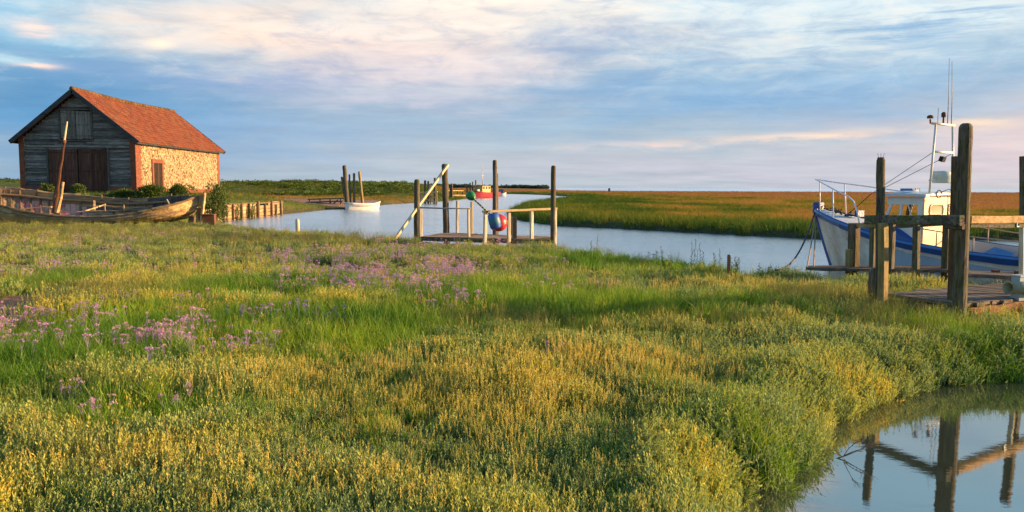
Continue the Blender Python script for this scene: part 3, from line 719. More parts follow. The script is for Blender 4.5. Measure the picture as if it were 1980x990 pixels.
# ------------------------------------------------------------------ quay revetment
def build_quay():
    a = P(392, 431, 47.0); a.z = WZ; b_ = P(546, 416, 61.3); b_.z = WZ
    t_ = thing('quay_wall', 'low plank retaining wall with timber posts along the creek', 'retaining wall', lerp(a, b_, .5))
    d = (b_-a).normalized(); nrm = Vector((d.y, -d.x, 0))
    L = (b_-a).length; top = .38
    mb = MB(); z = WZ-.2
    while z < top:
        s_ = 0
        while s_ < L:
            e = min(L, s_+random.uniform(2, 3.5)); h = .24
            if not (z > top-.2 and random.random() < .25):
                mb.beam(a+d*(s_+.01)+Vector((0, 0, z-WZ+h/2)), a+d*(e-.01)+Vector((0, 0, z-WZ+h/2)), .06, h-.02, None, .008)
            s_ = e
        z += .245
    mb.build('wall_boards', M['revet'], t_)
    for i, px in enumerate((410, 429, 448, 464, 479, 496, 510, 523, 531, 541)):
        s_ = 0
        dd = ray(px, 420); k = (a.x*dd.y-a.y*dd.x)/(d.y*dd.x-d.x*dd.y); p = a+d*k+nrm*.12
        h = (1.0, 1.12, 1.0, 1.05, 1.0, 1.1, .85, 1.05, .8, 1.05)[i]; w = .20 if i % 2 else .14
        mb = MB(); mb.beam(p-Vector((0, 0, .5)), p+Vector((random.uniform(-.04, .04), 0, h)), w, w, None, .008); mb.build('post', M['rib'], t_)
    mb = MB(); mb.beam(a+nrm*.04+Vector((0, 0, 1.0)), b_+nrm*.04+Vector((0, 0, .93)), .12, .09, .4, .015); mb.build('capping_rail', M['rib'], t_)
build_quay()

# ------------------------------------------------------------------ piles, stakes
def pile(name, label, cat, px, pb, pt, Y, r, mt, group=None, tilt=0, n=10, zb_=None, square=False):
    """post whose foot shows at (px,pb) and head at pt=(x,y), standing at depth Y"""
    b_ = P(px, pb, Y); tp = P(pt[0], pt[1], Y); g_ = hz(b_.x, b_.y)
    foot = b_+(b_-tp)*((b_.z-(g_-.3))/max(tp.z-b_.z, .1))
    mb = MB()
    if square: mb.beam(foot, tp, 2*r, 2*r, None, .004)
    else: mb.post(foot, tp, r, n)
    o = mb.build(name, mt, None, (b_.x, b_.y, g_)); return tag(o, label, cat, group)
gq = 'mooring piles by the white dinghy'
pile('mooring_pile', 'thin dark leaning pile, leftmost behind the white dinghy', 'pile', 670, 398, (661, 343), 80, .13, M['jetty'], gq)
pile('mooring_pile', 'tallest and thickest pile, against the stern of the white dinghy', 'pile', 672, 403, (666, 322), 76, .22, M['jetty'], gq)
pile('mooring_pile', 'short thin upright pile just right of the tallest one', 'pile', 678, 398, (675.5, 338), 80, .10, M['jetty'], gq)
pile('mooring_pile', 'straight dark pile in the middle above the white dinghy', 'pile', 685, 396, (684.5, 336), 80, .13, M['jetty'], gq)
pile('mooring_pile', 'mossy leaning pile behind the middle of the white dinghy', 'pile', 701, 392, (695, 333), 80, .15, M['ochre'], gq)
pile('short_post', 'stubby worn post standing in the creek near the grass edge', 'post', 575, 444, (575, 426), 33.5, .10, M['whitepost'])
pile('marker_stake', 'small red brown stake in the grass at the creek edge', 'stake', 1409, 516, (1409, 494), 16.2, .035, paint('rusty_stake', (.26, .09, .04), .8, (.1, .05, .03), .5), n=8)
pile('tree_stump_post', 'broken grey post stump in the grass beside the right jetty', 'post', 1687, 575, (1690, 524), 11.9, .075, M['jetty'], n=9)
pile('tripod_beacon', 'tiny dark beacon post far off on the marsh', 'beacon', 1178, 371, (1178, 365), 330, .5, M['dark'], n=6)

# low gangway by the dinghy piles
def build_gangway():
    a = P(597, 391, 84); b_ = P(668, 389, 79)
    t_ = thing('low_footbridge', 'low dark footbridge leading to the piles by the dinghy', 'footbridge', (lerp(a, b_, .5).x, lerp(a, b_, .5).y, hz(a.x, a.y)))
    mb = MB(); mb.beam(a, b_, .7, .12, .3); mb.build('deck', M['jettyh'], t_)
    mb = MB(); mb.beam(a+Vector((0, -.35, .3)), b_+Vector((0, -.35, .3)), .07, .12, .5); mb.build('rail', M['jettyh'], t_)
    for q in (.05, .35, .62, .9):
        p = lerp(a, b_, q)+Vector((0, -.35, 0)); mb = MB(); mb.beam(p-Vector((.0, 0, 1.2)), p+Vector((0, 0, .35)), .14, .14); mb.build('leg', M['jetty'], t_)
    p = lerp(a, b_, .7); mb = MB(); mb.beam(p+Vector((-.8, -.4, -1.0)), p+Vector((.5, -.4, .2)), .1, .1); mb.build('brace', M['jetty'], t_)
build_gangway()

# ------------------------------------------------------------------ small open boats (local coordinates: +X aft, -Y port, z=0 waterline)
def hull_grid(st, nv=9, vq=.5, thick=0.0, y_sign=(1, -1), inner=0.0):
    rows = []
    for (x, b_, gz_, kx, kz, p) in st:
        row = []
        ws = [(s, v) for s in (-1,) for v in np.linspace(0, 1, nv)]+[(1, v) for v in np.linspace(1, 0, nv)[1:]]
        for s, v in ws:
            y = (b_-inner)*(1-v)**p if b_ > inner else 0; z = gz_+(kz-gz_+inner)*v; xx = x+(kx-x)*v
            row.append((xx, s*y, z))
        rows.append(row)
    return rows
def build_dinghy():
    c = G(703, 403, WZ); L = 3.6
    c = P(671, 402, 74.0); e = P(735, 400, 76.0); L = (Vector((e.x, e.y, 0))-Vector((c.x, c.y, 0))).length
    rz_ = math.atan2(e.y-c.y, e.x-c.x)
    t_ = thing('dinghy', 'small white open dinghy moored under the piles', 'dinghy', (c.x, c.y, WZ), local=True, rz=rz_)
    w = paint('white_dinghy_paint', (.78, .76, .70), .4, dirt_amt=.25); inn = paint('dark_dinghy_inside', (.07, .08, .11), .7, dirt_amt=.3)
    st = [(0, .55, .78, 0, -.1, .3), (.12*L, .72, .72, .12*L, -.15, .33), (.35*L, .85, .66, .35*L, -.2, .35), (.6*L, .82, .68, .6*L, -.2, .4), (.8*L, .6, .76, .8*L, -.15, .55), (.93*L, .3, .84, .91*L, -.1, .8), (L, .03, .92, .95*L, -.05, 1)]
    st = [(a, b_, z_*.8, k, kz, p) for a, b_, z_, k, kz, p in st]
    mb = MB(); g_ = hull_grid(st); mb.grid(g_, .5); mb.add(g_[0], [tuple(range(len(g_[0])))[::-1]], .4); mb.build('hull', w, t_)
    mb = MB(); g2 = hull_grid([(a+.02, b_, z_-.005, k, kz, p) for a, b_, z_, k, kz, p in st], inner=.06); mb.grid([r_[::-1] for r_ in g2], .5); mb.build('inside', inn, t_)
    mb = MB()
    for s in (-1, 1): mb.tube([(a, s*b_, z_) for a, b_, z_, *_ in st], .045, 6, .9)
    mb.tube([(0, -.55, .63), (0, .55, .63)], .05, 6, .9); mb.build('gunwale', w, t_)
    for q in (.3, .62): mb = MB(); mb.box((q*L, 0, .4), (.25, 1.5, .05)); mb.build('thwart', w, t_)
    mb = MB(); mb.tube([(a, s, z_) for a, s, z_ in [(a, -b_*.985-.02, z_-.16) for a, b_, z_, *_ in st[:-1]]], .03, 6, .2); mb.build('rubbing_strake', paint('tan_strake', (.45, .3, .14), .5), t_)
    # blue grey outboard well cover at the stern
    mb = MB(); mb.box((.45, 0, .60), (.9, 1.1, .1), None, .5); mb.build('stern_cover', paint('blue_grey_cover', (.38, .5, .58), .6), t_)
build_dinghy()

# ------------------------------------------------------------------ far jetty and red boat
def build_far_jetty():
    a = P(864, 378, 150); b_ = P(930, 378, 176)
    t_ = thing('far_jetty', 'distant timber jetty with a rail leading to the red boat', 'jetty', (a.x, a.y, -.1))
    mb = MB(); mb.beam(a, b_, 1.6, .3, .6); mb.build('deck', M['revet'], t_)
    mb = MB(); mb.beam(a+Vector((0, -.8, .95)), b_+Vector((0, -.8, .95)), .12, .14, .8); mb.build('rail', M['revet'], t_)
    for px, top, bot, Y in ((866, 357, 386, 140), (871, 358, 388, 137), (874, 356, 388, 137), (903, 360, 378, 165), (909, 354, 380, 165), (914, 352, 380, 165), (920, 349, 378, 168)):
        mb = MB(); mb.post(P(px, bot, Y), P(px, top, Y), .16, 8); mb.build('post', M['jetty'], t_)
    for q in np.linspace(0, 1, 8):
        p = lerp(a, b_, q)+Vector((0, -.8, 0)); mb = MB(); mb.beam(p-Vector((0, 0, 1.2)), p+Vector((0, 0, 1.0)), .13, .13); mb.build('leg', M['jetty'], t_)
    t2 = thing('landing_stage', 'broken timber landing stage with dark piles on the far left bank', 'landing stage', (P(830, 395, 105).x, 105, WZ))
    for px, top, bot, r in ((822, 350, 393, .17), (828, 351, 393, .15), (841, 345, 393, .18)):
        mb = MB(); mb.post(P(px, bot+6, 105), P(px, top, 105), r, 8); mb.build('pile', M['jetty'], t2)
    for i, (px, top) in enumerate(((813, 373), (817, 378), (833, 372), (838, 376), (845, 374))):
        mb = MB(); mb.beam(P(px, 398, 104), P(px-1, top, 104), .16, .16); mb.build('leg', M['revet'], t2)
    mb = MB(); mb.beam(P(812, 373, 104), P(846, 371, 104), .5, .18, .8); mb.beam(P(813, 384, 104), P(842, 391, 104), .12, .16, .9); mb.beam(P(842, 380, 104), P(818, 391, 104), .12, .16, .7); mb.build('deck', M['revet'], t2)
    tag(t2, None, None)
build_far_jetty()
def build_red_boat():
    Y0 = 160; c = P(914, 383, Y0); e = P(957, 383, Y0+8); d2 = Vector((e.x-c.x, e.y-c.y, 0)); L = d2.length; s = Y0/F
    t_ = thing('red_boat', 'distant red hulled boat with yellow wheelhouse and tall mast', 'boat', (c.x, c.y, WZ), local=True, rz=math.atan2(d2.y, d2.x))
    red = paint('red_hull_paint', (.34, .02, .04), .5, (.1, .02, .02), .3); yel = paint('yellow_cabin_paint', (.50, .42, .12), .5, (.2, .15, .05), .3); dk = paint('dark_cabin_roof', (.06, .035, .03), .7)
    st = [(0, .1, 1.45, .7, -.2, 1), (.1*L, 1.0, 1.3, .16*L, -.4, .6), (.3*L, 1.5, 1.1, .3*L, -.4, .35), (.7*L, 1.6, 1.05, .7*L, -.4, .3), (L, 1.35, 1.15, L, -.3, .3)]
    mb = MB(); g_ = hull_grid(st); mb.grid(g_, .5); mb.add(g_[-1], [tuple(range(len(g_[-1])))], .5); mb.add([(a, s_*b_*.97, z_-.1) for s_ in (-1, 1) for a, b_, z_, *_ in st], [(i, i+1, i+6, i+5) for i in range(4)], .3); h = mb.build('hull', red, t_)
    mb = MB()
    for s_ in (-1, 1): mb.tube([(a, s_*b_, z_) for a, b_, z_, *_ in st], .07, 6, .8)
    mb.build('gunwale', red, t_)
    mb = MB(); mb.box((.43*L, 0, 1.75), (.36*L, 1.9, 1.4)); cb = mb.build('wheelhouse', yel, t_)
    mb = MB(); mb.box((.43*L, 0, 2.5), (.41*L, 2.2, .14)); mb.build('roof', dk, cb)
    for i in range(3): mb = MB(); mb.box((.31*L+i*.12*L, -.953, 2.05), (.08*L, .03, .5)); mb.build('window', paint('far_glass', (.05, .06, .08), .2), cb)
    mb = MB(); mb.tube([(.44*L, 0, 2.5), (.42*L, 0, 5.4)], [.09, .06], 8, .9); mb.tube([(.42*L, 0, 5.4), (.42*L, 0, 7.0)], [.05, .035], 6, .4); mb.tube([(.40*L-.35, 0, 4.6), (.46*L+.3, 0, 4.6)], .03, 6, .6); mb.build('mast', paint('pale_mast', (.7, .55, .5), .5), t_)
    mb = MB(); mb.tube([(.1*L, 0, 1.3), (.12*L, 0, 2.8), (.03*L, 0, 2.3)], .07, 6); mb.tube([(.2*L, .3, 1.3), (.2*L, .3, 2.7)], .06, 6); mb.tube([(.06*L, 0, 2.5), (.35*L, 0, 2.7)], .03, 5); mb.build('derrick', dk, t_)
    mb = MB(); mb.box((.17*L, 0, 1.5), (.1*L, 1.0, .5)); mb.build('hatch', paint('pale_hatch', (.5, .45, .38), .6), t_)
build_red_boat()
def build_blue_boat():
    Y0 = 200; c = P(964, 375.5, Y0); L = 2.1
    t_ = thing('blue_boat', 'tiny distant boat with blue cabin and white hull', 'boat', (c.x, c.y, WZ), local=True, rz=0)
    L = 15*Y0/F
    st = [(0, .8, .7, 0, -.2, .3), (.5*L, .9, .7, .5*L, -.2, .35), (.85*L, .5, .85, .83*L, -.1, .6), (L, .05, 1.0, .95*L, 0, 1)]
    mb = MB(); g_ = hull_grid(st); mb.grid(g_, .5); mb.add(g_[0], [tuple(range(len(g_[0])))[::-1]], .5); mb.add([(a, s_*b_, z_-.03) for s_ in (-1, 1) for a, b_, z_, *_ in st], [(i, i+1, i+5, i+4) for i in range(3)], .3); mb.build('hull', paint('white_far_hull', (.7, .68, .62), .5), t_)
    bl = paint('blue_far_cabin', (.03, .09, .28), .5)
    mb = MB(); mb.box((.35*L, 0, 1.15), (.6*L, 1.4, .9)); cb = mb.build('cabin', bl, t_)
    mb = MB(); mb.box((.35*L, 0, 1.65), (.66*L, 1.6, .1)); mb.build('roof', bl, cb)
    mb = MB(); mb.tube([(.35*L, 0, 1.7), (.35*L, 0, 2.9)], .05, 6); mb.lathe((.35*L, 0, 2.7), [(0, -.1), (.16, 0), (0, .4)], 8); mb.build('mast', M['dark'], t_)
build_blue_boat()
def build_car():
    c = P(468, 362, 158); g_ = hz(c.x, c.y); z0 = c.z-.95
    t_ = thing('parked_car', 'small pale blue car half hidden on the far dunes', 'car', (c.x, c.y, z0), local=True, rz=R(10))
    bl = paint('pale_blue_car_paint', (.20, .38, .48), .3)
    mb = MB(); prof = [(-1, .3), (-1, .8), (-.75, .85), (-.5, 1.35), (.3, 1.4), (.62, .95), (1.0, .8), (1.02, .3)]
    vs = [(x*1.1, -.6, z) for x, z in prof]+[(x*1.1, .6, z) for x, z in prof]; n = len(prof)
    mb.add(vs, [tuple(range(n)), tuple(range(2*n-1, n-1, -1))]+[(i, i+n, (i+1) % n+n, (i+1) % n) for i in range(n)], .5); mb.build('body', bl, t_)
    mb = MB(); mb.box((-.05, -.605, 1.1), (.8, .02, .3)); mb.build('window', M['dark'], t_)
    for sx_ in (-.65, .65):
        for sy_ in (-.55, .55): mb = MB(); mb.lathe((sx_, sy_, .3), [(0, -.08), (.3, -.08), (.3, .08), (0, .08)], 12, Matrix.Rotation(R(90), 3, 'X')); mb.build('wheel', M['dark'], t_)
build_car()

# ------------------------------------------------------------------ central jetty
def build_mid_jetty():
    MB.VUP = (-.5, .86, 0)
    base_ = P(935, 462, 26.5)
    t_ = thing('small_jetty', 'small timber jetty with four tall piles and pale hand rails', 'jetty', (base_.x, base_.y, -.2))
    def tall(px, pb, ptx, pty, Y, r, m_='jetty'):
        mb = MB(); a = P(px, pb, Y); tp = P(ptx, pty, Y); a = a+(a-tp)*.25; mb.post(a, tp, r, 12, .05); mb.build('pile', M[m_], t_)
    tall(806, 458, 806.5, 350, 27, .105); tall(863, 452, 859.5, 320, 29.0, .115); tall(957, 456, 957, 312, 28.2, .09); tall(1069, 470, 1070, 323, 24.6, .085)
    mb = MB(); a = P(961, 456, 28.35); mb.post(a-Vector((0, 0, .6)), P(960.5, 337, 28.35), .06, 8); mb.build('pile', M['jetty'], t_)
    def sq(px, pb, ptx, pty, Y, w, m_='whitepost'):
        mb = MB(); a = P(px, pb, Y); tp = P(ptx, pty, Y); a = a-Vector((0, 0, .35)); mb.beam(a, tp, w, w, None, .004); mb.build('rail_post', M[m_], t_)
    sq(813.5, 456, 813, 404, 26.6, .12); sq(884, 451, 884.5, 388, 29, .09); sq(907, 457, 906, 404, 26.4, .085); sq(912, 452, 912.5, 390, 28.6, .09)
    sq(937.5, 457, 938.5, 409, 24.65, .10); sq(984, 466, 984, 410, 24.9, .10); sq(995, 464, 995, 420, 25.4, .12, 'jetty'); sq(1028, 467, 1028, 408, 25.15, .10); sq(1073, 474, 1073, 404, 25.4, .10); sq(990, 455, 990, 420, 27.6, .10, 'jetty')
    mb = MB(); mb.tube([P(811, 401.5, 26.5), P(860, 403, 26.5), P(910, 403, 26.3)], .025, 8, .5); mb.build('metal_rail', paint('galvanised_rail', (.25, .28, .31), .5, dirt_amt=.3), t_)
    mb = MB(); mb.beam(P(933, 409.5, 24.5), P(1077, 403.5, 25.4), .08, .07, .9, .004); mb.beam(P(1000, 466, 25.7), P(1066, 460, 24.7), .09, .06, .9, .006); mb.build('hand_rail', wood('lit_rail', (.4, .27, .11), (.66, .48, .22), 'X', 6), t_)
    # deck planks
    mb = MB()
    A, B, C_, D = P(812, 458.5, 26.7), P(935, 463, 25.9), P(925, 453, 28.8), P(862, 451, 29.2)
    n = 9
    for i in range(n):
        q0, q1 = (i+.04)/n, (i+.96)/n; a = lerp(A, D, (q0+q1)/2); b_ = lerp(B, C_, (q0+q1)/2); mb.beam(a, b_, (D-A).length/n-.02, .05, None, .006)
    A2, B2, C2, D2 = P(905, 463, 25.7), P(1066, 466, 24.6), P(1062, 458, 26.6), P(915, 456, 27.9)
    for i in range(8):
        q = (i+.5)/8; mb.beam(lerp(A2, D2, q)+Vector((0, 0, .012)), lerp(B2, C2, q)+Vector((0, 0, .012)), .26, .05, None, .006)
    mb.build('deck', wood('jetty_deck', (.16, .10, .06), (.42, .29, .18), 'X', 6, tone_amt=.4), t_)
    mb = MB(); mb.beam(P(812, 461, 26.6), P(1066, 469, 24.5), .1, .14, .2, .01); mb.beam(P(862, 454, 29), P(1062, 462, 26.7), .1, .14, .2, .01); mb.build('deck_bearer', M['jetty'], t_)
    o = P(768, 459, 26.0)
    mb = MB(); a, b_ = P(765, 460, 26.0), P(866, 319, 28.5); d = (a-b_).normalized(); mb.beam(a+d*.2, b_, .085, .085, .8, .003)
    tag(mb.build('leaning_pole', M['pole'], None, (a.x, a.y, a.z)), 'long pale pole leaning diagonally against the jetty pile', 'pole')
build_mid_jetty()
MB.VUP = (-.54, .84, 0)
def build_buoys():
    Yb = 24.35
    red = paint('red_buoy_plastic', (.55, .02, .03), .4, (.20, .03, .03), .55, wear=(.5, .3, .25), wear_amt=.35); blue = paint('blue_fender_plastic', (.02, .10, .40), .45, (.03, .13, .16), .7, streak=False, wear=(.3, .4, .5), wear_amt=.35); green = paint('green_float_plastic', (.01, .20, .04), .4, (.02, .08, .02), .5, wear=(.2, .35, .1), wear_amt=.3)
    c = P(964.5, 430.5, Yb); t_ = thing('red_buoy', 'large round red mooring buoy hanging on the jetty rail', 'buoy', c)
    mb = MB(); r = 17.0*Yb/F; pr = [(r*math.sin(a), -r*math.cos(a)) for a in np.linspace(.15, math.pi-.02, 16)]
    Mr = Matrix.Rotation(R(55), 3, 'Y'); mb.lathe(c, pr, 24, Mr); mb.build('ball', red, t_)
    mb = MB(); mb.lathe(c, [(0, -r*1.12), (.07, -r*1.1), (.08, -r*.96), (0, -r*.9)], 12, Mr); mb.build('eye', blue, t_)
    c2 = P(956, 427, Yb-.42); t_ = thing('blue_fender', 'blue plastic drum float hanging in front of the red buoy', 'fender', c2)
    a = P(953, 412.5, Yb-.42); b_ = P(960, 442, Yb-.42); ax = (b_-a).normalized(); Mq = ax.to_track_quat('Z', 'Y').to_matrix()
    hl = (b_-a).length/2; rr = 11.0*Yb/F
    mb = MB(); mb.lathe(c2, [(0, -hl), (rr*.7, -hl), (rr, -hl*.8), (rr*1.02, 0), (rr, hl*.8), (rr*.75, hl), (0, hl)], 18, Mq); mb.build('drum', blue, t_)
    mb = MB(); mb.lathe(c2, [(rr*1.03, -hl*.35), (rr*1.045, -hl*.3), (rr*1.045, .3*hl), (rr*1.03, .35*hl)], 18, Mq); mb.build('worn_band', paint('teal_band', (.02, .18, .30), .5, (.05, .1, .05), .5), t_)
    c3 = P(911.5, 379.5, Yb+.3); t_ = thing('green_float', 'green pear shaped float on the end of the striped rod', 'float', c3)
    r = 9.0*Yb/F; mb = MB(); Mg = (P(948, 415, Yb-.3)-P(917, 386, Yb+.3)).normalized().to_track_quat('Z', 'Y').to_matrix()
    pr = [(r*math.sin(a)*(1-.32*math.cos(a)), r*1.28*math.cos(a)) for a in np.linspace(0.0, math.pi, 18)]
    mb.lathe(c3, pr, 20, Mg); mb.build('ball', green, t_)
    a = P(917, 386, Yb+.3); b_ = P(948, 415, Yb-.3); n = 14
    t_ = thing('striped_rod', 'black and yellow striped rod between green float and blue fender', 'rod', lerp(a, b_, .5))
    mk = paint('black_stripe', (.015, .015, .015), .5, dirt_amt=.1); my = paint('yellow_stripe', (.62, .45, .1), .5, dirt_amt=.2)
    m1, m2 = MB(), MB()
    for i in range(n): (m1 if i % 2 else m2).tube([lerp(a, b_, i/n), lerp(a, b_, (i+1)/n)], .026, 8, .5)
    r_ = m2.build('rod', my, t_); m1.build('dark_bands', mk, t_)
build_buoys()

# ------------------------------------------------------------------ right jetty in the foreground
def build_right_jetty():
    base_ = P(1860, 600, 10.6)
    t_ = thing('timber_jetty', 'weathered foreground jetty with tall mossy corner pile and hand rails', 'jetty', (base_.x, base_.y, -.15))
    Yc = 10.4
    a = P(1854, 606, Yc); tp = P(1867.5, 246, Yc); low = a+(a-tp)*.16
    # chunky hewn pile
    mb = MB(); n = 14; m = 26; pts = []; rs = []
    for i in range(m+1):
        q = i/m; pts.append(lerp(low, tp, q)); rs.append(.092*(1.0-.08*q)*(1+random.uniform(-.02, .02)))
    mb.tube(pts+[tp+Vector((0, 0, .035)), tp+Vector((0, 0, .05))], rs+[.066, .045], n, .5, False, True, .05); mb.build('corner_pile', M['jetty'], t_)
    a2, t2 = P(1843, 520, Yc+.55), P(1848, 302, Yc+.45); mb = MB(); mb.beam(a2-Vector((0, 0, .5)), t2, .08, .09, .3, .004); mb.build('rear_pile', M['jetty'], t_)
    # second tall pile
    Y2 = 11.5
    a3, t3 = P(1702, 568, Y2), P(1703, 310, Y2); mb = MB(); mb.post(a3-Vector((0, 0, .4)), t3, .064, 12, .05, .92, .35, .8); mb.build('tall_pile', M['jetty'], t_)
    mb = MB()
    for dx in (-.03, .0, .03): mb.tube([t3+Vector((dx, 0, .03)), t3+Vector((dx*1.6, 0, .10))], .003, 5)
    mb.build('spike', M['iron'], t_)
    mb = MB(); mb.beam(P(1708, 572, Y2-.18)-Vector((0, 0, .3)), P(1708, 431, Y2-.18), .13, .10, .7, .004); mb.build('rail_post', M['ochre'], t_)
    # rail 1: from left end to the corner pile
    e0 = P(1676, 424.5, 11.75); e1 = P(1859, 426, 10.28)
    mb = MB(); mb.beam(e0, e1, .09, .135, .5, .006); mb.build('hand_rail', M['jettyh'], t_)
    mb = MB(); mb.beam(P(1829, 437, 10.5), P(1864, 438, 10.3), .08, .07, .1, .004); mb.build('rail_bracket', M['jetty'], t_)
    # rail 2: away to the right
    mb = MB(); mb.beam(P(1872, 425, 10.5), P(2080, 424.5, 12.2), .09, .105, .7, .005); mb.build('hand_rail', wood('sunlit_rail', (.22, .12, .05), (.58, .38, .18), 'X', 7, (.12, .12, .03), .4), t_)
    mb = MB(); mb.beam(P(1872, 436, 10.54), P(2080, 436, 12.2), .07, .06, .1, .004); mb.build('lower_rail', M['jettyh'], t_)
    # sign plate with number on the rail
    pc = P(1968, 434.5, 11.16); sg = MB(); mrot = Matrix.Rotation(R(38), 3, 'Z')
    sg.box(pc, (.075, .012, .065), mrot, .5); pl = sg.build('number_plate', paint('plate_enamel', (.45, .66, .68), .4, dirt_amt=.2), t_)
    cu = bpy.data.curves.new('digits', 'FONT'); cu.body = '10'; cu.size = .055; cu.extrude = .002; cu.align_x = 'CENTER'; cu.align_y = 'CENTER'
    co_ = bpy.data.objects.new('digits_tmp', cu); COL.objects.link(co_); dg = bpy.context.evaluated_depsgraph_get(); dme = bpy.data.meshes.new_from_object(co_.evaluated_get(dg)); bpy.data.objects.remove(co_)
    dme.materials.clear(); dme.materials.append(M['dark']); do = bpy.data.objects.new('digits', dme); COL.objects.link(do); do.parent = pl
    pos = pc-t_.location+(mrot @ Vector((0, -.009, 0))); do.location = pos; do.rotation_euler = (R(90), 0, R(38))
    # far right pile
    mb = MB(); mb.beam(P(1982, 560, 11.6), P(1982, 302, 11.6), .12, .12, .2, .004); mb.build('tall_pile', M['jetty'], t_)
    mb = MB(); mb.beam(P(1976, 528, 11.3)-Vector((0, 0, .1)), P(1976, 440, 11.3), .05, .06, .8); mb.build('rail_post', M['whitepost'], t_)
    # deck
    A = P(1712, 572, 11.55); B = P(1862, 588, 10.55); Cc = P(2090, 575, 11.9); D = P(1850, 549, 13.6)
    A.z = B.z = Cc.z = D.z = .06
    D = A+(Cc-B)
    mb = MB(); n = 15
    for i in range(n):
        q = (i+.5)/n; w = (Cc-B).length/n-.015
        a_ = lerp(B, Cc, q); b_ = lerp(A, D, q); d = (b_-a_).normalized(); k = random.uniform(-.06, .06)
        mb.beam(a_-d*(.02+abs(k)), b_+d*(k+.05), w, .045, None, .005)
    mb.build('deck', M['deckw'], t_)
    mb = MB(); mb.beam(B+Vector((.05, -.0, -.14)), Cc+Vector((0, 0, -.14)), .14, .22, .7, .01); mb.build('deck_bearer', wood('rusty_bearer', (.16, .06, .025), (.42, .2, .08), 'X', 6, patch=(.08, .05, .03), patch_amt=.5), t_)
    mb = MB(); mb.beam(A+Vector((0, 0, -.12)), B+Vector((0, 0, -.12)), .1, .14, .1, .01); mb.build('deck_bearer', M['rib'], t_)
    # pipe on a grey blue stand
    c0 = P(1949, 556.5, 10.9); c1 = P(2060, 556, 11.3)
    t2_ = thing('drain_pipe', 'grey green open pipe lying on the end of the jetty deck', 'pipe', c0)
    d = (c1-c0).normalized(); Mq = d.to_track_quat('Z', 'Y').to_matrix(); r = .088; L = (c1-c0).length
    mb = MB(); mb.lathe(c0, [(r*.82, L), (r*.82, 0), (r, 0), (r*1.0, L*.3), (r, L)], 24, Mq)
    mb.build('pipe_shell', paint('mottled_pipe', (.33, .34, .22), .6, (.14, .13, .07), .8, streak=False), t2_)
    c = P(1979, 530, 11.0); t3_ = thing('metal_box', 'pale blue grey metal box standing behind the pipe at the edge', 'metal box', (c.x, c.y, .06))
    mb = MB(); mb.box((c.x+.03, c.y+.12, .22), (.16, .14, .34), Matrix.Rotation(R(20), 3, 'Z'), .5, .003); mb.build('body', paint('blue_grey_box', (.30, .38, .42), .6), t3_)
    mb = MB(); mb.box((c.x+.03, c.y+.12, .40), (.18, .16, .02), Matrix.Rotation(R(20), 3, 'Z'), .5, .002); mb.build('lid', paint('blue_grey_lid', (.36, .44, .47), .6), t3_)
build_right_jetty()

def build_back_stage():
    b0 = P(1720, 517, 16.3)
    t_ = thing('mooring_stage', 'rear timber mooring stage with short posts beside the blue and white boat', 'landing stage', (b0.x, b0.y, -.1))
    def sq(px, pb, pt, Y, w, m_='jetty', dx=0, tn=None):
        mb = MB(); mb.beam(P(px, pb, Y)-Vector((0, 0, .5)), P(px+dx, pt, Y), w, w*.9, tn, .006); mb.build('stage_post', M[m_], t_)
    sq(1651, 513, 433, 16.6, .20, 'jetty', 1); sq(1642, 514, 482, 16.4, .12, 'ochre'); sq(1688, 512, 436, 16.2, .11); sq(1697, 512, 436, 16.4, .12)
    sq(1722, 512, 430, 15.7, .13, 'jetty', 2); sq(1772, 516, 428, 15.4, .12, 'jetty'); sq(1829, 520, 432, 15.2, .13, 'jetty', 2); sq(1842, 516, 434, 15.6, .10, 'jetty', 2)
    mb = MB(); mb.beam(P(1644, 436, 16.7), P(1705, 436.5, 16.0), .12, .10, .9, .006); mb.build('stage_rail', M['ochre'], t_)
    mb = MB(); mb.beam(P(1700, 440, 16.0), P(1850, 430, 15.2), .1, .08, .3, .006); mb.build('stage_rail', M['jettyh'], t_)
    mb = MB(); n = 5
    A, B = P(1560, 520, 16.6), P(1850, 524, 15.0); A2, B2 = P(1560, 517, 17.3), P(1850, 517, 15.9)
    for i in range(n):
        q = i/(n-1); mb.beam(lerp(A, A2, q), lerp(B, B2, q), .17, .06, None, .008)
    mb.build('stage_deck', M['deckw'], t_)
    b1 = P(1950, 533, 14.4)
    t2 = thing('plank_walkway', 'low plank walkway beside the near side of the blue boat', 'walkway', (b1.x, b1.y, -.1))
    mb = MB(); A, B = P(1868, 531, 14.5), P(2060, 545, 13.5); A2, B2 = P(1868, 526, 15.4), P(2060, 531, 14.9)
    for i in range(6):
        q = i/5; mb.beam(lerp(A, A2, q), lerp(B, B2, q)+Vector((0, 0, random.uniform(-.01, .01))), .19, .06, None, .01)
    mb.build('planks', M['deckw'], t2)
    mb = MB(); mb.box(P(1925, 525, 14.9), (.12, .08, .06)); mb.box(P(1968, 528, 14.5), (.09, .08, .08)); mb.build('cleat', M['iron'], t2)
build_back_stage()

MB.VUP = (0, 1, 0)
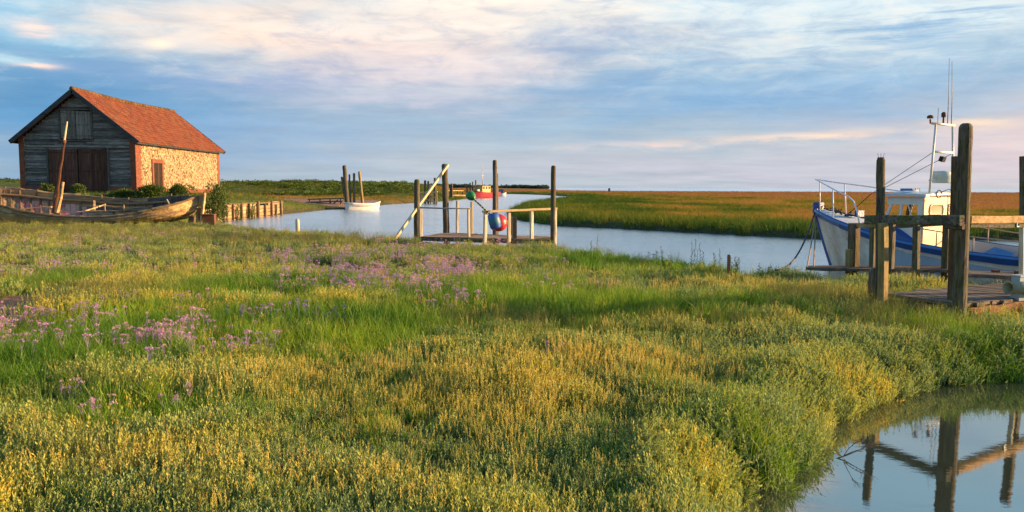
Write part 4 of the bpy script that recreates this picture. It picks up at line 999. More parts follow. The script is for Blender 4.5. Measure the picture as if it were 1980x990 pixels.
# ------------------------------------------------------------------ blue and white fishing boat
def build_boat():
    th = R(-55); o = Vector((8.29, 21.75, WZ))
    t_ = thing('fishing_boat', 'blue and white fishing boat with bow rail, small cabin and mast', 'boat', o, local=True, rz=th)
    hullm = paint('white_hull_paint', (.70, .66, .56), .5, (.34, .25, .14), .8, wear=(.22, .17, .10), wear_amt=.5, scale=1.6)
    blue = paint('blue_boat_paint', (.012, .06, .24), .35, (.01, .03, .10), .5, wear=(.04, .035, .03), wear_amt=.5)
    lblue = paint('light_blue_edge', (.05, .17, .38), .35, (.02, .08, .2), .4)
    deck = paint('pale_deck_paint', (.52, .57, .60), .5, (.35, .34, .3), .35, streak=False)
    white = paint('white_cabin_paint', (.66, .50, .27), .4, (.42, .28, .14), .4, wear=(.35, .2, .1), wear_amt=.3)  # cabin white with the sun's gold put into its colour
    tube = paint('white_tube', (.70, .72, .74), .35, dirt_amt=.2); dark = M['dark']
    S_ = [(0, .04, 1.56, .62, -.42, 1.15), (.25, .28, 1.50, .80, -.45, 1.05), (.6, .50, 1.42, 1.0, -.45, .95), (1.0, .70, 1.32, 1.25, -.45, .8), (1.6, .92, 1.19, 1.75, -.45, .62), (2.3, 1.08, 1.03, 2.35, -.45, .48), (3.2, 1.2, .88, 3.2, -.45, .38), (4.3, 1.25, .76, 4.3, -.45, .33), (5.4, 1.24, .69, 5.4, -.45, .3), (6.5, 1.18, .67, 6.5, -.42, .3), (7.6, 1.05, .70, 7.6, -.35, .3)]
    def interp(x):
        for i in range(len(S_)-1):
            if S_[i][0] <= x <= S_[i+1][0]:
                q = (x-S_[i][0])/(S_[i+1][0]-S_[i][0]); return tuple(a*(1-q)+b_*q for a, b_ in zip(S_[i], S_[i+1]))
        return S_[-1]
    xs = list(np.linspace(0, 1.6, 14))+list(np.linspace(1.8, 7.6, 26)); st = [interp(x) for x in xs]
    mb = MB(); g_ = hull_grid(st, nv=12); mb.grid(g_, .5); mb.add(g_[-1], [tuple(range(len(g_[-1])))], .5); mb.build('hull', hullm, t_)
    # blue strake band round the top, proud of the hull
    for s_ in (-1, 1):
        mb = MB(); rows = []
        for k, (dz, off) in enumerate(((.03, .0), (.03, .045), (-.05, .06), (-.06, .035), (-.155, .03), (-.17, .0))):
            rows.append([(x, s_*(b_+off*(1 if b_ > .1 else .6)-(.10*b_ if dz < -.1 and x < 1.2 else 0)*1.0), z_+dz) for (x, b_, z_, *_r) in st])
        mb.grid(rows if s_ > 0 else rows[::-1], .5); bd = mb.build('rubbing_strake', blue, t_)
        mb = MB(); mb.tube([(x, s_*(b_+.055), z_-.02) for (x, b_, z_, *_r) in st[1:]], .032, 7, .8); mb.build('edge_moulding', lblue, t_)
    mb = MB(); mb.tube([(-.02, 0, 1.72), (-.03, 0, 1.5), (.12, 0, 1.1), (.34, 0, .5), (.58, 0, -.1), (.68, 0, -.45)], [.075, .07, .06, .055, .055, .05], 8, .6); mb.build('stem', blue, t_)
    # foredeck
    mb = MB(); rows = [[(x, s_*b_*.97, z_-.02+.06*(1-s_*s_)) for s_ in np.linspace(-1, 1, 7)] for (x, b_, z_, *_r) in [interp(x) for x in np.linspace(.1, 2.45, 12)]]
    mb.grid(rows, .5); mb.build('foredeck', deck, t_)
    # raised bulwark aft of the foredeck, and the inner lining of the cockpit
    mb = MB(); rows = []
    for dz, off in ((.02, .02), (.26, .0), (.26, -.05), (0, -.05)):
        rows.append([(x, -(interp(x)[1]+off), interp(x)[2]+dz*min(1, max(0, (x-1.9)/.3), 1)*min(1, max(0., (3.55-x)/.5)+.02)) for x in np.linspace(1.9, 3.55, 10)])
    mb.grid(rows[::-1], .5); mb.build('bulwark', blue, t_)
    mb = MB()
    for s_ in (-1, 1):
        rows = [[(x, s_*(interp(x)[1]-.07), interp(x)[2]+.02) for x in np.linspace(2.4, 7.5, 16)], [(x, s_*(interp(x)[1]-.12), .22) for x in np.linspace(2.4, 7.5, 16)]]
        mb.grid(rows if s_ < 0 else rows[::-1], .5)
    mb.build('cockpit_lining', paint('grey_lining', (.28, .34, .40), .6, (.18, .2, .2), .4), t_)
    mb = MB(); mb.add([(2.4, -1.05, .2), (2.4, 1.05, .2), (7.5, 1.0, .2), (7.5, -1.0, .2)], [(0, 3, 2, 1)], .5); mb.build('cockpit_floor', deck, t_)
    # coaming / cabin trunk
    mb = MB(); mb.box((2.25, 0, 1.17), (.75, 1.7, .22), None, .6); mb.build('cabin_trunk', deck, t_)
    # wheelhouse
    hw = .76; xa, xb = 2.45, 3.33; zt = 1.93
    mb = MB()
    # aft bulkhead with window hole left as proud frame; door panel
    mb.box((xb, -.24, 1.10), (.05, 1.04, 1.66), None, .6); mb.box((xb, hw-.03, 1.10), (.05, .06, 1.66), None, .6)
    mb.box((xb, .53, 1.84), (.05, .44, .18), None, .6)
    cb = mb.build('aft_bulkhead', white, t_)
    mb = MB(); mb.box((xb-.02, .50, .98), (.03, .42, 1.5), None, .5); dr = mb.build('door', wood('varnished_door', (.35, .16, .05), (.6, .34, .13), 'Z', 5), cb)
    mb = MB(); mb.box((xb+.012, .52, 1.5), (.02, .3, .45)); mb.build('pane', paint('amber_glass', (.22, .13, .05), .15), dr)
    def rrect(w_, h_, r_, n=6):
        pts = []
        for (cx1, cy1, a0) in ((w_/2-r_, h_/2-r_, 0), (-w_/2+r_, h_/2-r_, 90), (-w_/2+r_, -h_/2+r_, 180), (w_/2-r_, -h_/2+r_, 270)):
            for i in range(n+1): a = R(a0+90*i/n); pts.append((cx1+r_*math.cos(a), cy1+r_*math.sin(a)))
        return pts
    pr = rrect(.62, .30, .12); n = len(pr)
    mb = MB(); mb.add([(xb+.031, y-.22, z+1.60) for y, z in pr], [tuple(range(n))], .5); pw = mb.build('window', paint('window_glass_amber', (.20, .14, .05), .12), cb)
    mb = MB(); mb.tube([(xb+.034, y-.22, z+1.60) for y, z in pr+pr[:1]], .018, 6, .9); mb.build('frame', white, pw)
    # side: open window frames (port and starboard) and lower panels, front frame
    for s_ in (-1, 1):
        mb = MB(); mb.box(((xa+xb)/2, s_*(hw-.02), 1.83), (xb-xa, .045, .18), None, .5); mb.box(((xa+xb)/2, s_*(hw-.02), .93), (xb-xa, .04, .62), None, .5)
        mb.box((xb-.075, s_*(hw-.02), 1.5), (.10, .05, .6), None, .5); mb.beam((xa+.34, s_*(hw-.02), 1.2), (xa+.34, s_*(hw-.02), 1.8), .05, .05, .5); mb.beam((xa-.1, s_*(hw-.02), 1.2), (xa+.12, s_*(hw-.02), 1.8), .06, .06, .5)
        mb.beam((xa+.5, s_*(hw-.02), 1.75), (xa+.68, s_*(hw-.02), 1.25), .025, .025, .9)
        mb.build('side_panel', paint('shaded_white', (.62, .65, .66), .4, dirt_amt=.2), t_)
    mb = MB(); mb.box((xa-.06, 0, 1.0), (.05, 1.5, .5), None, .5); mb.box((xa+.1, 0, 1.85), (.05, 1.5, .14), None, .5)
    for y in (-.25, .25): mb.beam((xa-.08, y, 1.2), (xa+.1, y, 1.8), .05, .04, .5)
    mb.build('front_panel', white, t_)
    mb = MB(); mb.beam((xa+.15, -.35, .6), (xa+.3, -.3, 1.75), .07, .05, .2); mb.beam((xa+.45, .1, .6), (xa+.62, .15, 1.75), .08, .06, .2); mb.build('inner_strut', wood('varnish_strut', (.22, .07, .02), (.5, .2, .06), 'Z', 5), t_)
    mb = MB(); xr_ = np.linspace(xa-.18, xb+.12, 6)
    top = [[(x, y, zt+.07+.05*(1-(y/.95)**2)-.03*((x-2.9)/.6)**2) for y in np.linspace(-.9, .9, 9)] for x in xr_]; bot = [[(x, y, z-.06) for x, y, z in r_] for r_ in top]
    mb.grid([r_[::-1] for r_ in top], .5); mb.grid(bot, .5)
    for A_, B_ in ((top[0], bot[0]), (bot[-1], top[-1])): mb.grid([A_, B_], .5)
    for e_ in (0, -1): mb.grid([[r_[e_] for r_ in (top if e_ else bot)], [r_[e_] for r_ in (bot if e_ else top)]], .5)
    rf = mb.build('wheelhouse_roof', paint('pale_roof_paint', (.50, .58, .62), .5, (.3, .3, .26), .3, streak=False), t_)
    mb = MB(); mb.box((2.75, -.3, zt+.16), (.3, .35, .06)); mb.build('roof_hatch', lblue, rf)
    # mast frame
    x0 = 3.32; mb = MB()
    Lb, Lt = (x0, -.50, zt+.05), (x0, -.36, 3.62); Rb, Rt = (x0, .62, zt+.05), (x0, .42, 3.62)
    mb.tube([Lb, lerp(Lb, Lt, .5), Lt], .026, 8, .7); mb.tube([Rb, lerp(Rb, Rt, .5), Rt], .026, 8, .3)
    for z, k in ((3.63, .09), (2.96, .0), (2.27, .02)):
        q = (z-zt)/(3.62-zt); l = lerp(Lb, Lt, q); r_ = lerp(Rb, Rt, q); d = (r_-l).normalized(); mb.tube([l-d*(k*2.0), r_+d*k], .028, 8, .9)
    mf = mb.build('mast_frame', paint('cream_tube', (.66, .60, .48), .4, (.3, .2, .1), .3), t_)
    for y, h, lean in ((.18, 5.18, -.02), (.36, 5.12, -.05)): mb = MB(); mb.tube([(x0, y, 3.6), (x0, y+lean*.5, 4.3), (x0, y+lean*1.6-.04, h)], [.012, .008, .005], 6, .4); mb.build('aerial', paint('grey_aerial', (.2, .2, .2), .5), mf)
    mb = MB(); mb.tube([(x0, -.6, 3.62), (x0, -.62, 3.72)], .02, 6); mb.lathe((x0, -.62, 3.74), [(0, 0), (.07, .0), (.075, .04), (.05, .07), (0, .08)], 12); mb.build('sensor', M['iron'], mf); mb = MB(); mb.tube([(x0, -.28, 3.64), (x0, -.28, 4.0)], .006, 5); mb.build('aerial', M['iron'], mf); mb = MB(); mb.tube([(x0, -.02, 3.6), (x0, -.02, 3.8)], .022, 8); mb.lathe((x0, -.02, 3.80), [(0, 0), (.05, 0), (.055, .08), (.03, .12), (0, .12)], 12); mb.build('navigation_lamp', M['iron'], mf)
    mb = MB(); mb.box((x0-.05, .12, 2.82), (.10, .14, .12), Matrix.Rotation(R(20), 3, 'Y')); mb.build('floodlight', dark, mf)
    mb = MB()
    c = (x0+.02, .06, 2.40); pr2 = [(0, -.15), (.20, -.15), (.215, -.13), (.22, -.02), (.225, -.01), (.225, .09), (.205, .13), (0, .14)]
    mb.lathe(c, pr2, 24, Matrix.Diagonal((1, 1.35, 1))); mb.build('radar_dome', paint('radar_white', (.50, .60, .55), .4, (.35, .42, .36), .3), mf)
    mb = MB(); mb.box((x0, .06, 2.27), (.2, .3, .04)); mb.build('radar_bracket', white, mf)
    for a_, b_ in (((x0, -.42, 2.97), (1.75, -.30, 1.98)), ((x0, .50, 2.97), (1.8, -.25, 2.0))):
        mb = MB(); mb.tube([a_, b_], .007, 5); mb.build('stay', dark, mf)
    mb = MB(); mb.tube([(1.75, -.30, 1.98), (1.2, -.1, 1.6), (.9, 0, 1.42)], .01, 5); mb.build('stay', dark, mf)
    # cable loops under mast
    mb = MB(); mb.tube([(x0+.2, -.45+.12*math.cos(a), zt+.06+.09*math.sin(a)) for a in np.linspace(0, 5.5, 14)], .012, 5); mb.tube([(x0+.2, -.4, zt+.1), (xb+.1, .2, zt+.18), (xb+.1, .5, zt+.02)], .01, 5); mb.build('cable', dark, mf)
    # bow rail (pulpit)
    def gp(x, s_, up_): i = interp(max(x, 0)); return Vector((x, s_*i[1]*.9, i[2]+up_))
    tip = Vector((-.05, 0, 2.36))
    port = [tip, gp(.3, -1, .76)+Vector((0, 0, .03)), gp(.9, -1, .74), gp(1.45, -1, .68), gp(1.62, -1, .60), gp(1.72, -1, .4), gp(1.85, -1, .0)]
    stbd = [tip, gp(.35, 1, .80), gp(1.0, 1, .86), gp(1.9, 1, .92), gp(2.35, 1, .95)]
    mb = MB(); mb.tube(port, .018, 8, .8); mb.tube(stbd, .018, 8, .8)
    for x, s_, h in ((.25, -1, .78), (.85, -1, .75), (.55, 1, .80), (1.35, 1, .86)):
        mb.tube([gp(x+.06, s_, 0), gp(x, s_, h)], .016, 8, .8)
    mb.build('bow_rail', tube, t_)
    # cockpit rails
    for s_ in (-1, 1):
        mb = MB(); mb.tube([(x, s_*(interp(x)[1]-.02), interp(x)[2]+.34+(.02 if x < 4 else 0)) for x in np.linspace(3.5, 7.4, 9)], .014, 7, .6)
        for x in (3.9, 4.7, 5.6, 6.4, 7.2): mb.tube([(x, s_*(interp(x)[1]-.02), interp(x)[2]), (x, s_*(interp(x)[1]-.02), interp(x)[2]+.34)], .013, 6, .3)
        mb.build('side_rail', paint('rusty_rail', (.40, .28, .20), .6, (.2, .08, .04), .5), t_)
    # anchor and chain heap on the foredeck, blue bollard
    mb = MB()
    for i in range(40):
        c = gp(random.uniform(.3, 1.1), random.uniform(-.5, .6), .07+random.uniform(0, .06)); mb.tube([c, c+Vector((random.uniform(-.09, .09), random.uniform(-.09, .09), random.uniform(-.01, .04)))], .018, 5)
    mb.build('anchor_chain', dark, t_)
    mb = MB(); mb.box((.08, 0, 1.66), (.2, .16, .16), None, .6); mb.build('bow_fitting', blue, t_); mb = MB(); mb.box((1.15, .2, 1.46), (.1, .28, .16), None, .2); mb.build('bow_fitting', blue, t_)
    mb = MB(); mb.box((.2, -.06, 1.60), (.08, .06, .08)); mb.build('brass_roller', paint('brass', (.6, .4, .12), .4, dirt_amt=.2), t_)
    mb = MB(); mb.add([(3.7, .95, .45), (4.6, .95, .62), (4.6, .2, .25), (3.7, .2, .25), (4.2, .9, .75)], [(0, 3, 2, 1), (0, 1, 4), (1, 2, 4), (2, 3, 4), (3, 0, 4)], .5); mb.build('tarpaulin', lblue, t_)
    return o
build_boat()
def rope(name, label, pts, r, m_):
    mb = MB(); mb.tube(pts, r, 6, .5); o = mb.build(name, m_, None, pts[-1]); tag(o, label, 'rope', 'mooring ropes at the bow of the blue boat')
def sagline(a, b_, sag, n=14): return [lerp(a, b_, q)-Vector((0, 0, sag*4*q*(1-q))) for q in np.linspace(0, 1, n)]
rp_d = paint('dark_rope', (.06, .05, .045), .9); rp_l = paint('hemp_rope', (.26, .17, .10), .9)
bt = P(1576, 409, 21.7)
rope('mooring_rope', 'thick dark rope sagging from the blue bow to the grass', sagline(bt, P(1500, 522, 15.9), .42), .022, rp_d)
rope('mooring_rope', 'thin brown rope from the bow, left of the steep pair', sagline(P(1577, 418, 21.6), P(1560, 520, 16.6), .05), .014, rp_l)
rope('mooring_rope', 'thin brown rope from the bow, right of the steep pair', sagline(P(1578, 422, 21.6), P(1573, 519, 16.8), .03), .014, rp_l)

# ------------------------------------------------------------------ vegetation: prototypes
class LB:
    """leaf builder: many small quads"""
    def __init__(s): s.v = []; s.f = []; s.t = []
    def quad(s, a, b_, c, d, tn): o = len(s.v); s.v += [a, b_, c, d]; s.f.append((o, o+1, o+2, o+3)); s.t.append(tn)
    def leaf(s, p, d, L, w, tn, fold=.25):
        d = d.normalized(); side = d.cross(Vector((random.uniform(-1, 1), random.uniform(-1, 1), random.uniform(-.3, 1)))).normalized(); nn = side.cross(d)
        s.quad(p, p+d*L*.5+side*w/2+nn*w*fold, p+d*L, p+d*L*.55-side*w/2+nn*w*fold*.3, tn)
    def blade(s, p, az_, L, w, lean, tn, segs=3, tip=.15):
        d0 = Vector((math.cos(az_), math.sin(az_), 0)); fa = random.uniform(0, 6.28); side = Vector((math.cos(fa), math.sin(fa), 0)); prev = None
        for i in range(segs+1):
            q = i/segs; a = lean*q**1.5; c = p+Vector((0, 0, 1))*L*q*math.cos(a*.7)+d0*L*q*math.sin(a)
            ww = w*(1-q*(1-tip))*(.6+.8*math.sin(math.pi*min(1, q+.25)) if False else 1)
            cur_ = (c-side*ww/2, c+side*ww/2)
            if prev: s.quad(prev[0], prev[1], cur_[1], cur_[0], tn)
            prev = cur_
    def obj(s, name, m_):
        me = bpy.data.meshes.new(name); me.from_pydata([tuple(v) for v in s.v], [], s.f); at = me.attributes.new('tone', 'FLOAT', 'FACE'); at.data.foreach_set('value', s.t)
        me.materials.append(m_); o = bpy.data.objects.new(name, me); return o
rnd = random.uniform
ML = {}
ML['purslane'] = leafmat('purslane_leaf', [(0, (.11, .16, .07)), (.28, (.19, .27, .11)), (.5, (.30, .37, .10)), (.68, (.50, .46, .075)), (.85, (.64, .48, .065)), (1, (.66, .46, .07))], .34, .02)
ML['seed'] = leafmat('seed_head', [(0, (.42, .38, .08)), (.5, (.62, .50, .12)), (1, (.64, .42, .10))], .40, .01)
ML['grass'] = leafmat('marsh_grass_blade', [(0, (.03, .09, .006)), (.35, (.09, .23, .01)), (.6, (.22, .36, .015)), (.85, (.44, .46, .03)), (1, (.58, .47, .06))], .45, .03)
ML['wisp'] = leafmat('wispy_grass_blade', [(0, (.08, .10, .02)), (.5, (.20, .20, .05)), (1, (.42, .30, .09))], .35, .03)
ML['flower'] = leafmat('sea_lavender_floret', [(0, (.28, .22, .50)), (.35, (.46, .27, .50)), (.65, (.70, .38, .50)), (1, (.74, .54, .46))], .3, .0)
ML['bank'] = leafmat('bank_grass', [(0, (.022, .065, .008)), (.25, (.055, .12, .014)), (.45, (.18, .18, .02)), (.65, (.40, .24, .04)), (.85, (.40, .185, .07)), (1, (.36, .155, .075))], .35, .01, .28, .80)
ML['shrub'] = leafmat('shrub_leaf', [(0, (.035, .065, .01)), (.5, (.10, .16, .018)), (1, (.24, .27, .03))], .3, .03)
ML['tree'] = leafmat('far_tree_leaf', [(0, (.03, .06, .045)), (1, (.06, .10, .07))], .2, .0)

def proto_purslane(sc=1.0, n=24, nl=10):
    b_ = LB()
    for _ in range(n):
        a = rnd(0, 6.28); r = .13*math.sqrt(random.random()); p = Vector((r*math.cos(a), r*math.sin(a), 0)); h = rnd(.12, .22)*(1.1-r*2.0)
        lean = Vector((math.cos(a), math.sin(a), 0))*rnd(.0, .45)*(.3+r*5)+Vector((rnd(-.15, .15), rnd(-.15, .15), 1)); lean.normalize(); tn = random.random()
        b_.leaf(p, lean, h, .006, .1)
        for i in range(nl):
            q = .25+.75*i/(nl-1); c = p+lean*h*q; an = rnd(0, 6.28); d = Vector((math.cos(an), math.sin(an), rnd(1.0, 3.2)))
            b_.leaf(c, d, rnd(.026, .046)*(1-.3*q), rnd(.008, .012), min(1, max(0, tn*.35+.25*q+.3*random.random())))
    return b_.obj('purslane', ML['purslane'])
def proto_seed(n=9):
    b_ = LB()
    for _ in range(n):
        a = rnd(0, 6.28); r = .14*math.sqrt(random.random()); p = Vector((r*math.cos(a), r*math.sin(a), 0)); h = rnd(.15, .27); d = Vector((rnd(-.22, .22), rnd(-.22, .22), 1)).normalized(); tn = random.random()
        b_.leaf(p, d, h, .005, tn*.4)
        for i in range(16):
            q = .52+.48*i/15; c = p+d*h*q; w = .010*math.sin(math.pi*(.15+.8*(q-.52)/.48))+.003; an = rnd(0, 6.28)
            b_.leaf(c, Vector((math.cos(an), math.sin(an), rnd(1., 2.5))), w*1.3, w*.75, min(1, tn*.6+.4*random.random()))
    return b_.obj('seed_spikes', ML['seed'])
def proto_grass(n=26, h0=.16, h1=.34, w=.007, m_='grass', spread=.10, lean=.7, name='grass_tuft'):
    b_ = LB()
    for _ in range(n):
        a = rnd(0, 6.28); r = spread*math.sqrt(random.random()); b_.blade(Vector((r*math.cos(a), r*math.sin(a), -.02)), rnd(0, 6.28), rnd(h0, h1), w*rnd(.7, 1.3), rnd(.1, lean), min(1, max(0, random.gauss(.45, .25))))
    return b_.obj(name, ML[m_])
def proto_broad(n=16):
    b_ = LB()
    for _ in range(n):
        a = rnd(0, 6.28); L = rnd(.10, .2); d = Vector((math.cos(a)*rnd(.25, .9), math.sin(a)*rnd(.25, .9), 1)); p = Vector((rnd(-.07, .07), rnd(-.07, .07), 0)); b_.leaf(p, d, L, rnd(.018, .03), random.random())
    for _ in range(8): b_.blade(Vector((rnd(-.1, .1), rnd(-.1, .1), 0)), rnd(0, 6.28), rnd(.15, .26), .008, rnd(.2, .6), random.random())
    return b_.obj('broad_leaf', ML['grass'])
def proto_flower(n=3, spread=.12):
    b_ = LB(); k = LB()
    for _ in range(n):
        a = rnd(0, 6.28); r = spread*math.sqrt(random.random()); p = Vector((r*math.cos(a), r*math.sin(a), 0)); h = rnd(.19, .29); top = p+Vector((rnd(-.04, .04), rnd(-.04, .04), h)); R_ = rnd(.018, .045)
        for i in range(int(rnd(22, 42))):
            an = rnd(0, 6.28); rr_ = R_*math.sqrt(random.random()); c = top+Vector((rr_*math.cos(an), rr_*math.sin(an), .018*(1-(rr_/R_)**2)+rnd(-.006, .006)))
            b_.leaf(c, Vector((rnd(-1, 1), rnd(-1, 1), rnd(.2, 1))), rnd(.009, .016), rnd(.008, .012), random.random())
        for i in range(4):
            an = rnd(0, 6.28); b_.leaf(p+(top-p)*.6, (top-p)*.4+Vector((R_*math.cos(an), R_*math.sin(an), 0)), h*.42, .003, 0.2)
        b_.leaf(p, top-p, h, .004, 0.1)
    return b_.obj('lavender_spray', ML['flower'])
def proto_shrubball(nl=260, r=.5, m_='shrub', L=.09):
    b_ = LB()
    for _ in range(nl):
        d = Vector((random.gauss(0, 1), random.gauss(0, 1), random.gauss(0, .8))).normalized(); d.z = abs(d.z) if random.random() < .8 else d.z*.3
        p = d*r*rnd(.55, 1.0)*Vector((1, 1, .75)).length/1.6; b_.leaf(p, d+Vector((rnd(-.8, .8), rnd(-.8, .8), rnd(-.2, 1))), L*rnd(.7, 1.3), L*.45, random.random())
    return b_.obj('scrub_clump', ML[m_])

def instance_cloud(name, label, cat, protos, xs, ys, zs, scl, idx, tint, tilt=.12, rz=None, sz=None):
    n = len(xs)
    if n == 0: return
    pc = bpy.data.collections.new(name+'_kinds')
    for i, p in enumerate(protos): p.name = '%s_%02d' % (name, i); pc.objects.link(p)
    me = bpy.data.meshes.new(name); me.vertices.add(n); me.vertices.foreach_set('co', np.stack([xs, ys, zs], -1).ravel().astype(np.float32))
    rot = np.stack([RNG.normal(0, tilt, n), RNG.normal(0, tilt, n), RNG.uniform(0, 6.28, n)], -1)
    s3 = np.stack([scl, scl, scl*(sz if sz is not None else 1)], -1)
    for nm, ty, da, key in (('rot', 'FLOAT_VECTOR', rot, 'vector'), ('scl', 'FLOAT_VECTOR', s3, 'vector'), ('idx', 'INT', idx, 'value'), ('tint', 'FLOAT', tint, 'value')):
        a = me.attributes.new(nm, ty, 'POINT'); a.data.foreach_set(key, np.ascontiguousarray(da, dtype=np.int32 if ty == 'INT' else np.float32).ravel())
    o = bpy.data.objects.new(name, me); COL.objects.link(o); tag(o, label, cat, kind='stuff')
    ng = bpy.data.node_groups.new(name+'_scatter', 'GeometryNodeTree')
    ng.interface.new_socket('Geometry', in_out='INPUT', socket_type='NodeSocketGeometry'); ng.interface.new_socket('Geometry', in_out='OUTPUT', socket_type='NodeSocketGeometry')
    gi = ng.nodes.new('NodeGroupInput'); go = ng.nodes.new('NodeGroupOutput'); ci = ng.nodes.new('GeometryNodeCollectionInfo'); ci.inputs[0].default_value = pc; ci.inputs[1].default_value = True; ci.inputs[2].default_value = True
    ip = ng.nodes.new('GeometryNodeInstanceOnPoints'); ip.inputs['Pick Instance'].default_value = True
    def na(nm, dt):
        q = ng.nodes.new('GeometryNodeInputNamedAttribute'); q.data_type = dt; q.inputs[0].default_value = nm; return [s for s in q.outputs if s.enabled and s.name == 'Attribute'][0]
    L = ng.links
    L.new(gi.outputs[0], ip.inputs['Points']); L.new(ci.outputs[0], ip.inputs['Instance']); L.new(na('idx', 'INT'), ip.inputs['Instance Index'])
    er = ng.nodes.new('FunctionNodeEulerToRotation'); L.new(na('rot', 'FLOAT_VECTOR'), er.inputs[0]); L.new(er.outputs[0], ip.inputs['Rotation']); L.new(na('scl', 'FLOAT_VECTOR'), ip.inputs['Scale'])
    L.new(ip.outputs[0], go.inputs[0])
    md = o.modifiers.new('scatter', 'NODES'); md.node_group = ng
    return o

# candidate plants over the near marsh
def candidates(bands, xl=.72, xr=.72):
    X_, Y_, S__ = [], [], []
    for (y0, y1, dens, sc) in bands:
        w = (xl+xr); area = w*(y1*y1-y0*y0)/2+1.2*(y1-y0); n = int(area*dens)
        y = np.sqrt(RNG.uniform(y0*y0, y1*y1, n)); x = RNG.uniform(-1, 1, n)*(xr*y+.6)
        X_.append(x); Y_.append(y); S__.append(np.full(n, sc))
    return np.concatenate(X_), np.concatenate(Y_), np.concatenate(S__)
def blocked(x, y):
    b_ = np.zeros(x.shape, bool)
    def quad_(pts, grow=0.0): return sdf(pts, x, y) < grow
    q = [(P(1712, 572, 11.55).x, 11.6), (P(1862, 588, 10.55).x, 10.6), (P(2090, 575, 11.9).x, 11.9), (P(2090, 575, 11.9).x-1.0, 13.0)]
    b_ |= quad_(q, .03)
    q = [(P(812, 458, 26.7).x, 25.4), (P(1066, 466, 24.6).x, 23.9), (P(1062, 458, 26.6).x, 27), (P(862, 451, 29).x, 29.6)]
    b_ |= quad_(q, .05)
    b_ |= sdf([(-30.9, 49.9), (-23.4, 49.9), (-23.4, 64.5), (-30.9, 64.5)], x, y) < .1
    wr = [(-15.0, 37.3), (-24, 36.8), (-33, 37.5), (-33, 41), (-24, 41), (-16, 39)]
    b_ |= sdf(wr, x, y) < -.1
    for c, r_ in ((P(700, 400, 75), 3.0),): b_ |= (x-c.x)**2+(y-c.y)**2 < r_*r_*0
    return b_
def B(x, y, L_): 
    s = np.zeros_like(x)
    for (px, py, rx, ry, a) in L_: s = np.maximum(s, a*zb(x, y, px, py, rx, ry))
    return s
def weights(x, y):
    n1_ = fbm(x*.9, y*.9, 51); n2_ = fbm(x*.35, y*.35, 52); n3_ = fbm(x*1.8, y*1.8, 53)
    far_ = sstep(9.2, 10.5, y+1.5*(n2_-.5)-.12*x)
    green = B(x, y, [(250, 760, 170, 45, 1.0), (150, 640, 330, 75, 1.15), (600, 610, 400, 50, 1.1), (1180, 585, 200, 30, 1.2), (1320, 590, 130, 26, 1.2), (1000, 560, 300, 40, .9), (1480, 575, 120, 30, .8),
                     (1540, 800, 75, 35, 1.3), (1440, 790, 70, 30, .9), (1900, 640, 120, 50, 1.1), (1900, 700, 90, 30, .9), (1270, 720, 60, 14, .7), (720, 660, 120, 15, .7), (440, 700, 70, 40, .7), (100, 530, 160, 20, .9), (500, 540, 250, 26, 1.0), (1150, 490, 160, 22, 1.0), (1350, 500, 130, 15, .9), (0, 760, 80, 50, .6), (820, 480, 150, 8, .5)])
    green = np.clip(green+.55*(n1_-.5), 0, 1.3)
    purs = np.clip(sstep(.75, .35, green)+.8*(n2_-.5), 0, 1)*np.where(y > 9.5, .55, 1)
    gold = B(x, y, [(950, 730, 330, 70, 1.1), (1150, 690, 300, 45, .9), (650, 700, 200, 45, .9), (330, 850, 150, 40, .6), (1700, 690, 160, 35, .8), (1650, 740, 90, 18, 1.0), (1850, 720, 90, 18, .9), (1340, 860, 160, 80, .7), (60, 880, 80, 40, .5), (700, 870, 350, 50, .45),
                    (1000, 590, 500, 25, .45), (1400, 540, 250, 10, .8), (300, 520, 300, 40, .5), (200, 590, 400, 20, .5)])
    gold = np.clip(gold*(.75+.5*n1_)+.6*(n3_-.5)+.6*(n2_-.5), 0, 1.2); gold = .45*gold+.10+.60*sstep(.2, .95, gold)
    flow = B(x, y, [(620, 492, 150, 13, 1.3), (800, 500, 150, 14, 1.2), (880, 520, 110, 12, .8), (720, 530, 130, 14, .75), (1070, 538, 75, 10, 1.1), (860, 470, 110, 6, .9), (120, 470, 190, 20, .45), (240, 452, 250, 10, .25), (60, 510, 120, 12, .6), (290, 655, 120, 34, 1.2), (120, 620, 190, 28, 1.0),
                    (260, 700, 28, 16, 1.3), (340, 640, 140, 30, 1.1), (400, 610, 160, 14, .5), (30, 650, 70, 20, .6), (60, 740, 100, 14, .35), (400, 745, 50, 14, .6), (190, 770, 30, 6, .7), (760, 555, 160, 12, .45), (880, 578, 80, 10, .4), (1090, 680, 50, 10, .45), (1235, 490, 24, 6, 1.6), (1180, 480, 120, 8, .35), (480, 500, 250, 25, .2)])
    flow = flow*(.16+1.3*sstep(.46, .62, fbm(x*1.1, y*1.1, 77)))
    wisp = B(x, y, [(1650, 580, 100, 30, 1.3), (1560, 560, 90, 20, .8), (120, 560, 150, 26, .8), (130, 860, 70, 28, .7), (500, 455, 400, 8, .6), (1100, 610, 200, 18, .5), (1300, 610, 130, 14, 1.0), (30, 440, 300, 6, .8)])
    return green, purs, gold, flow, wisp
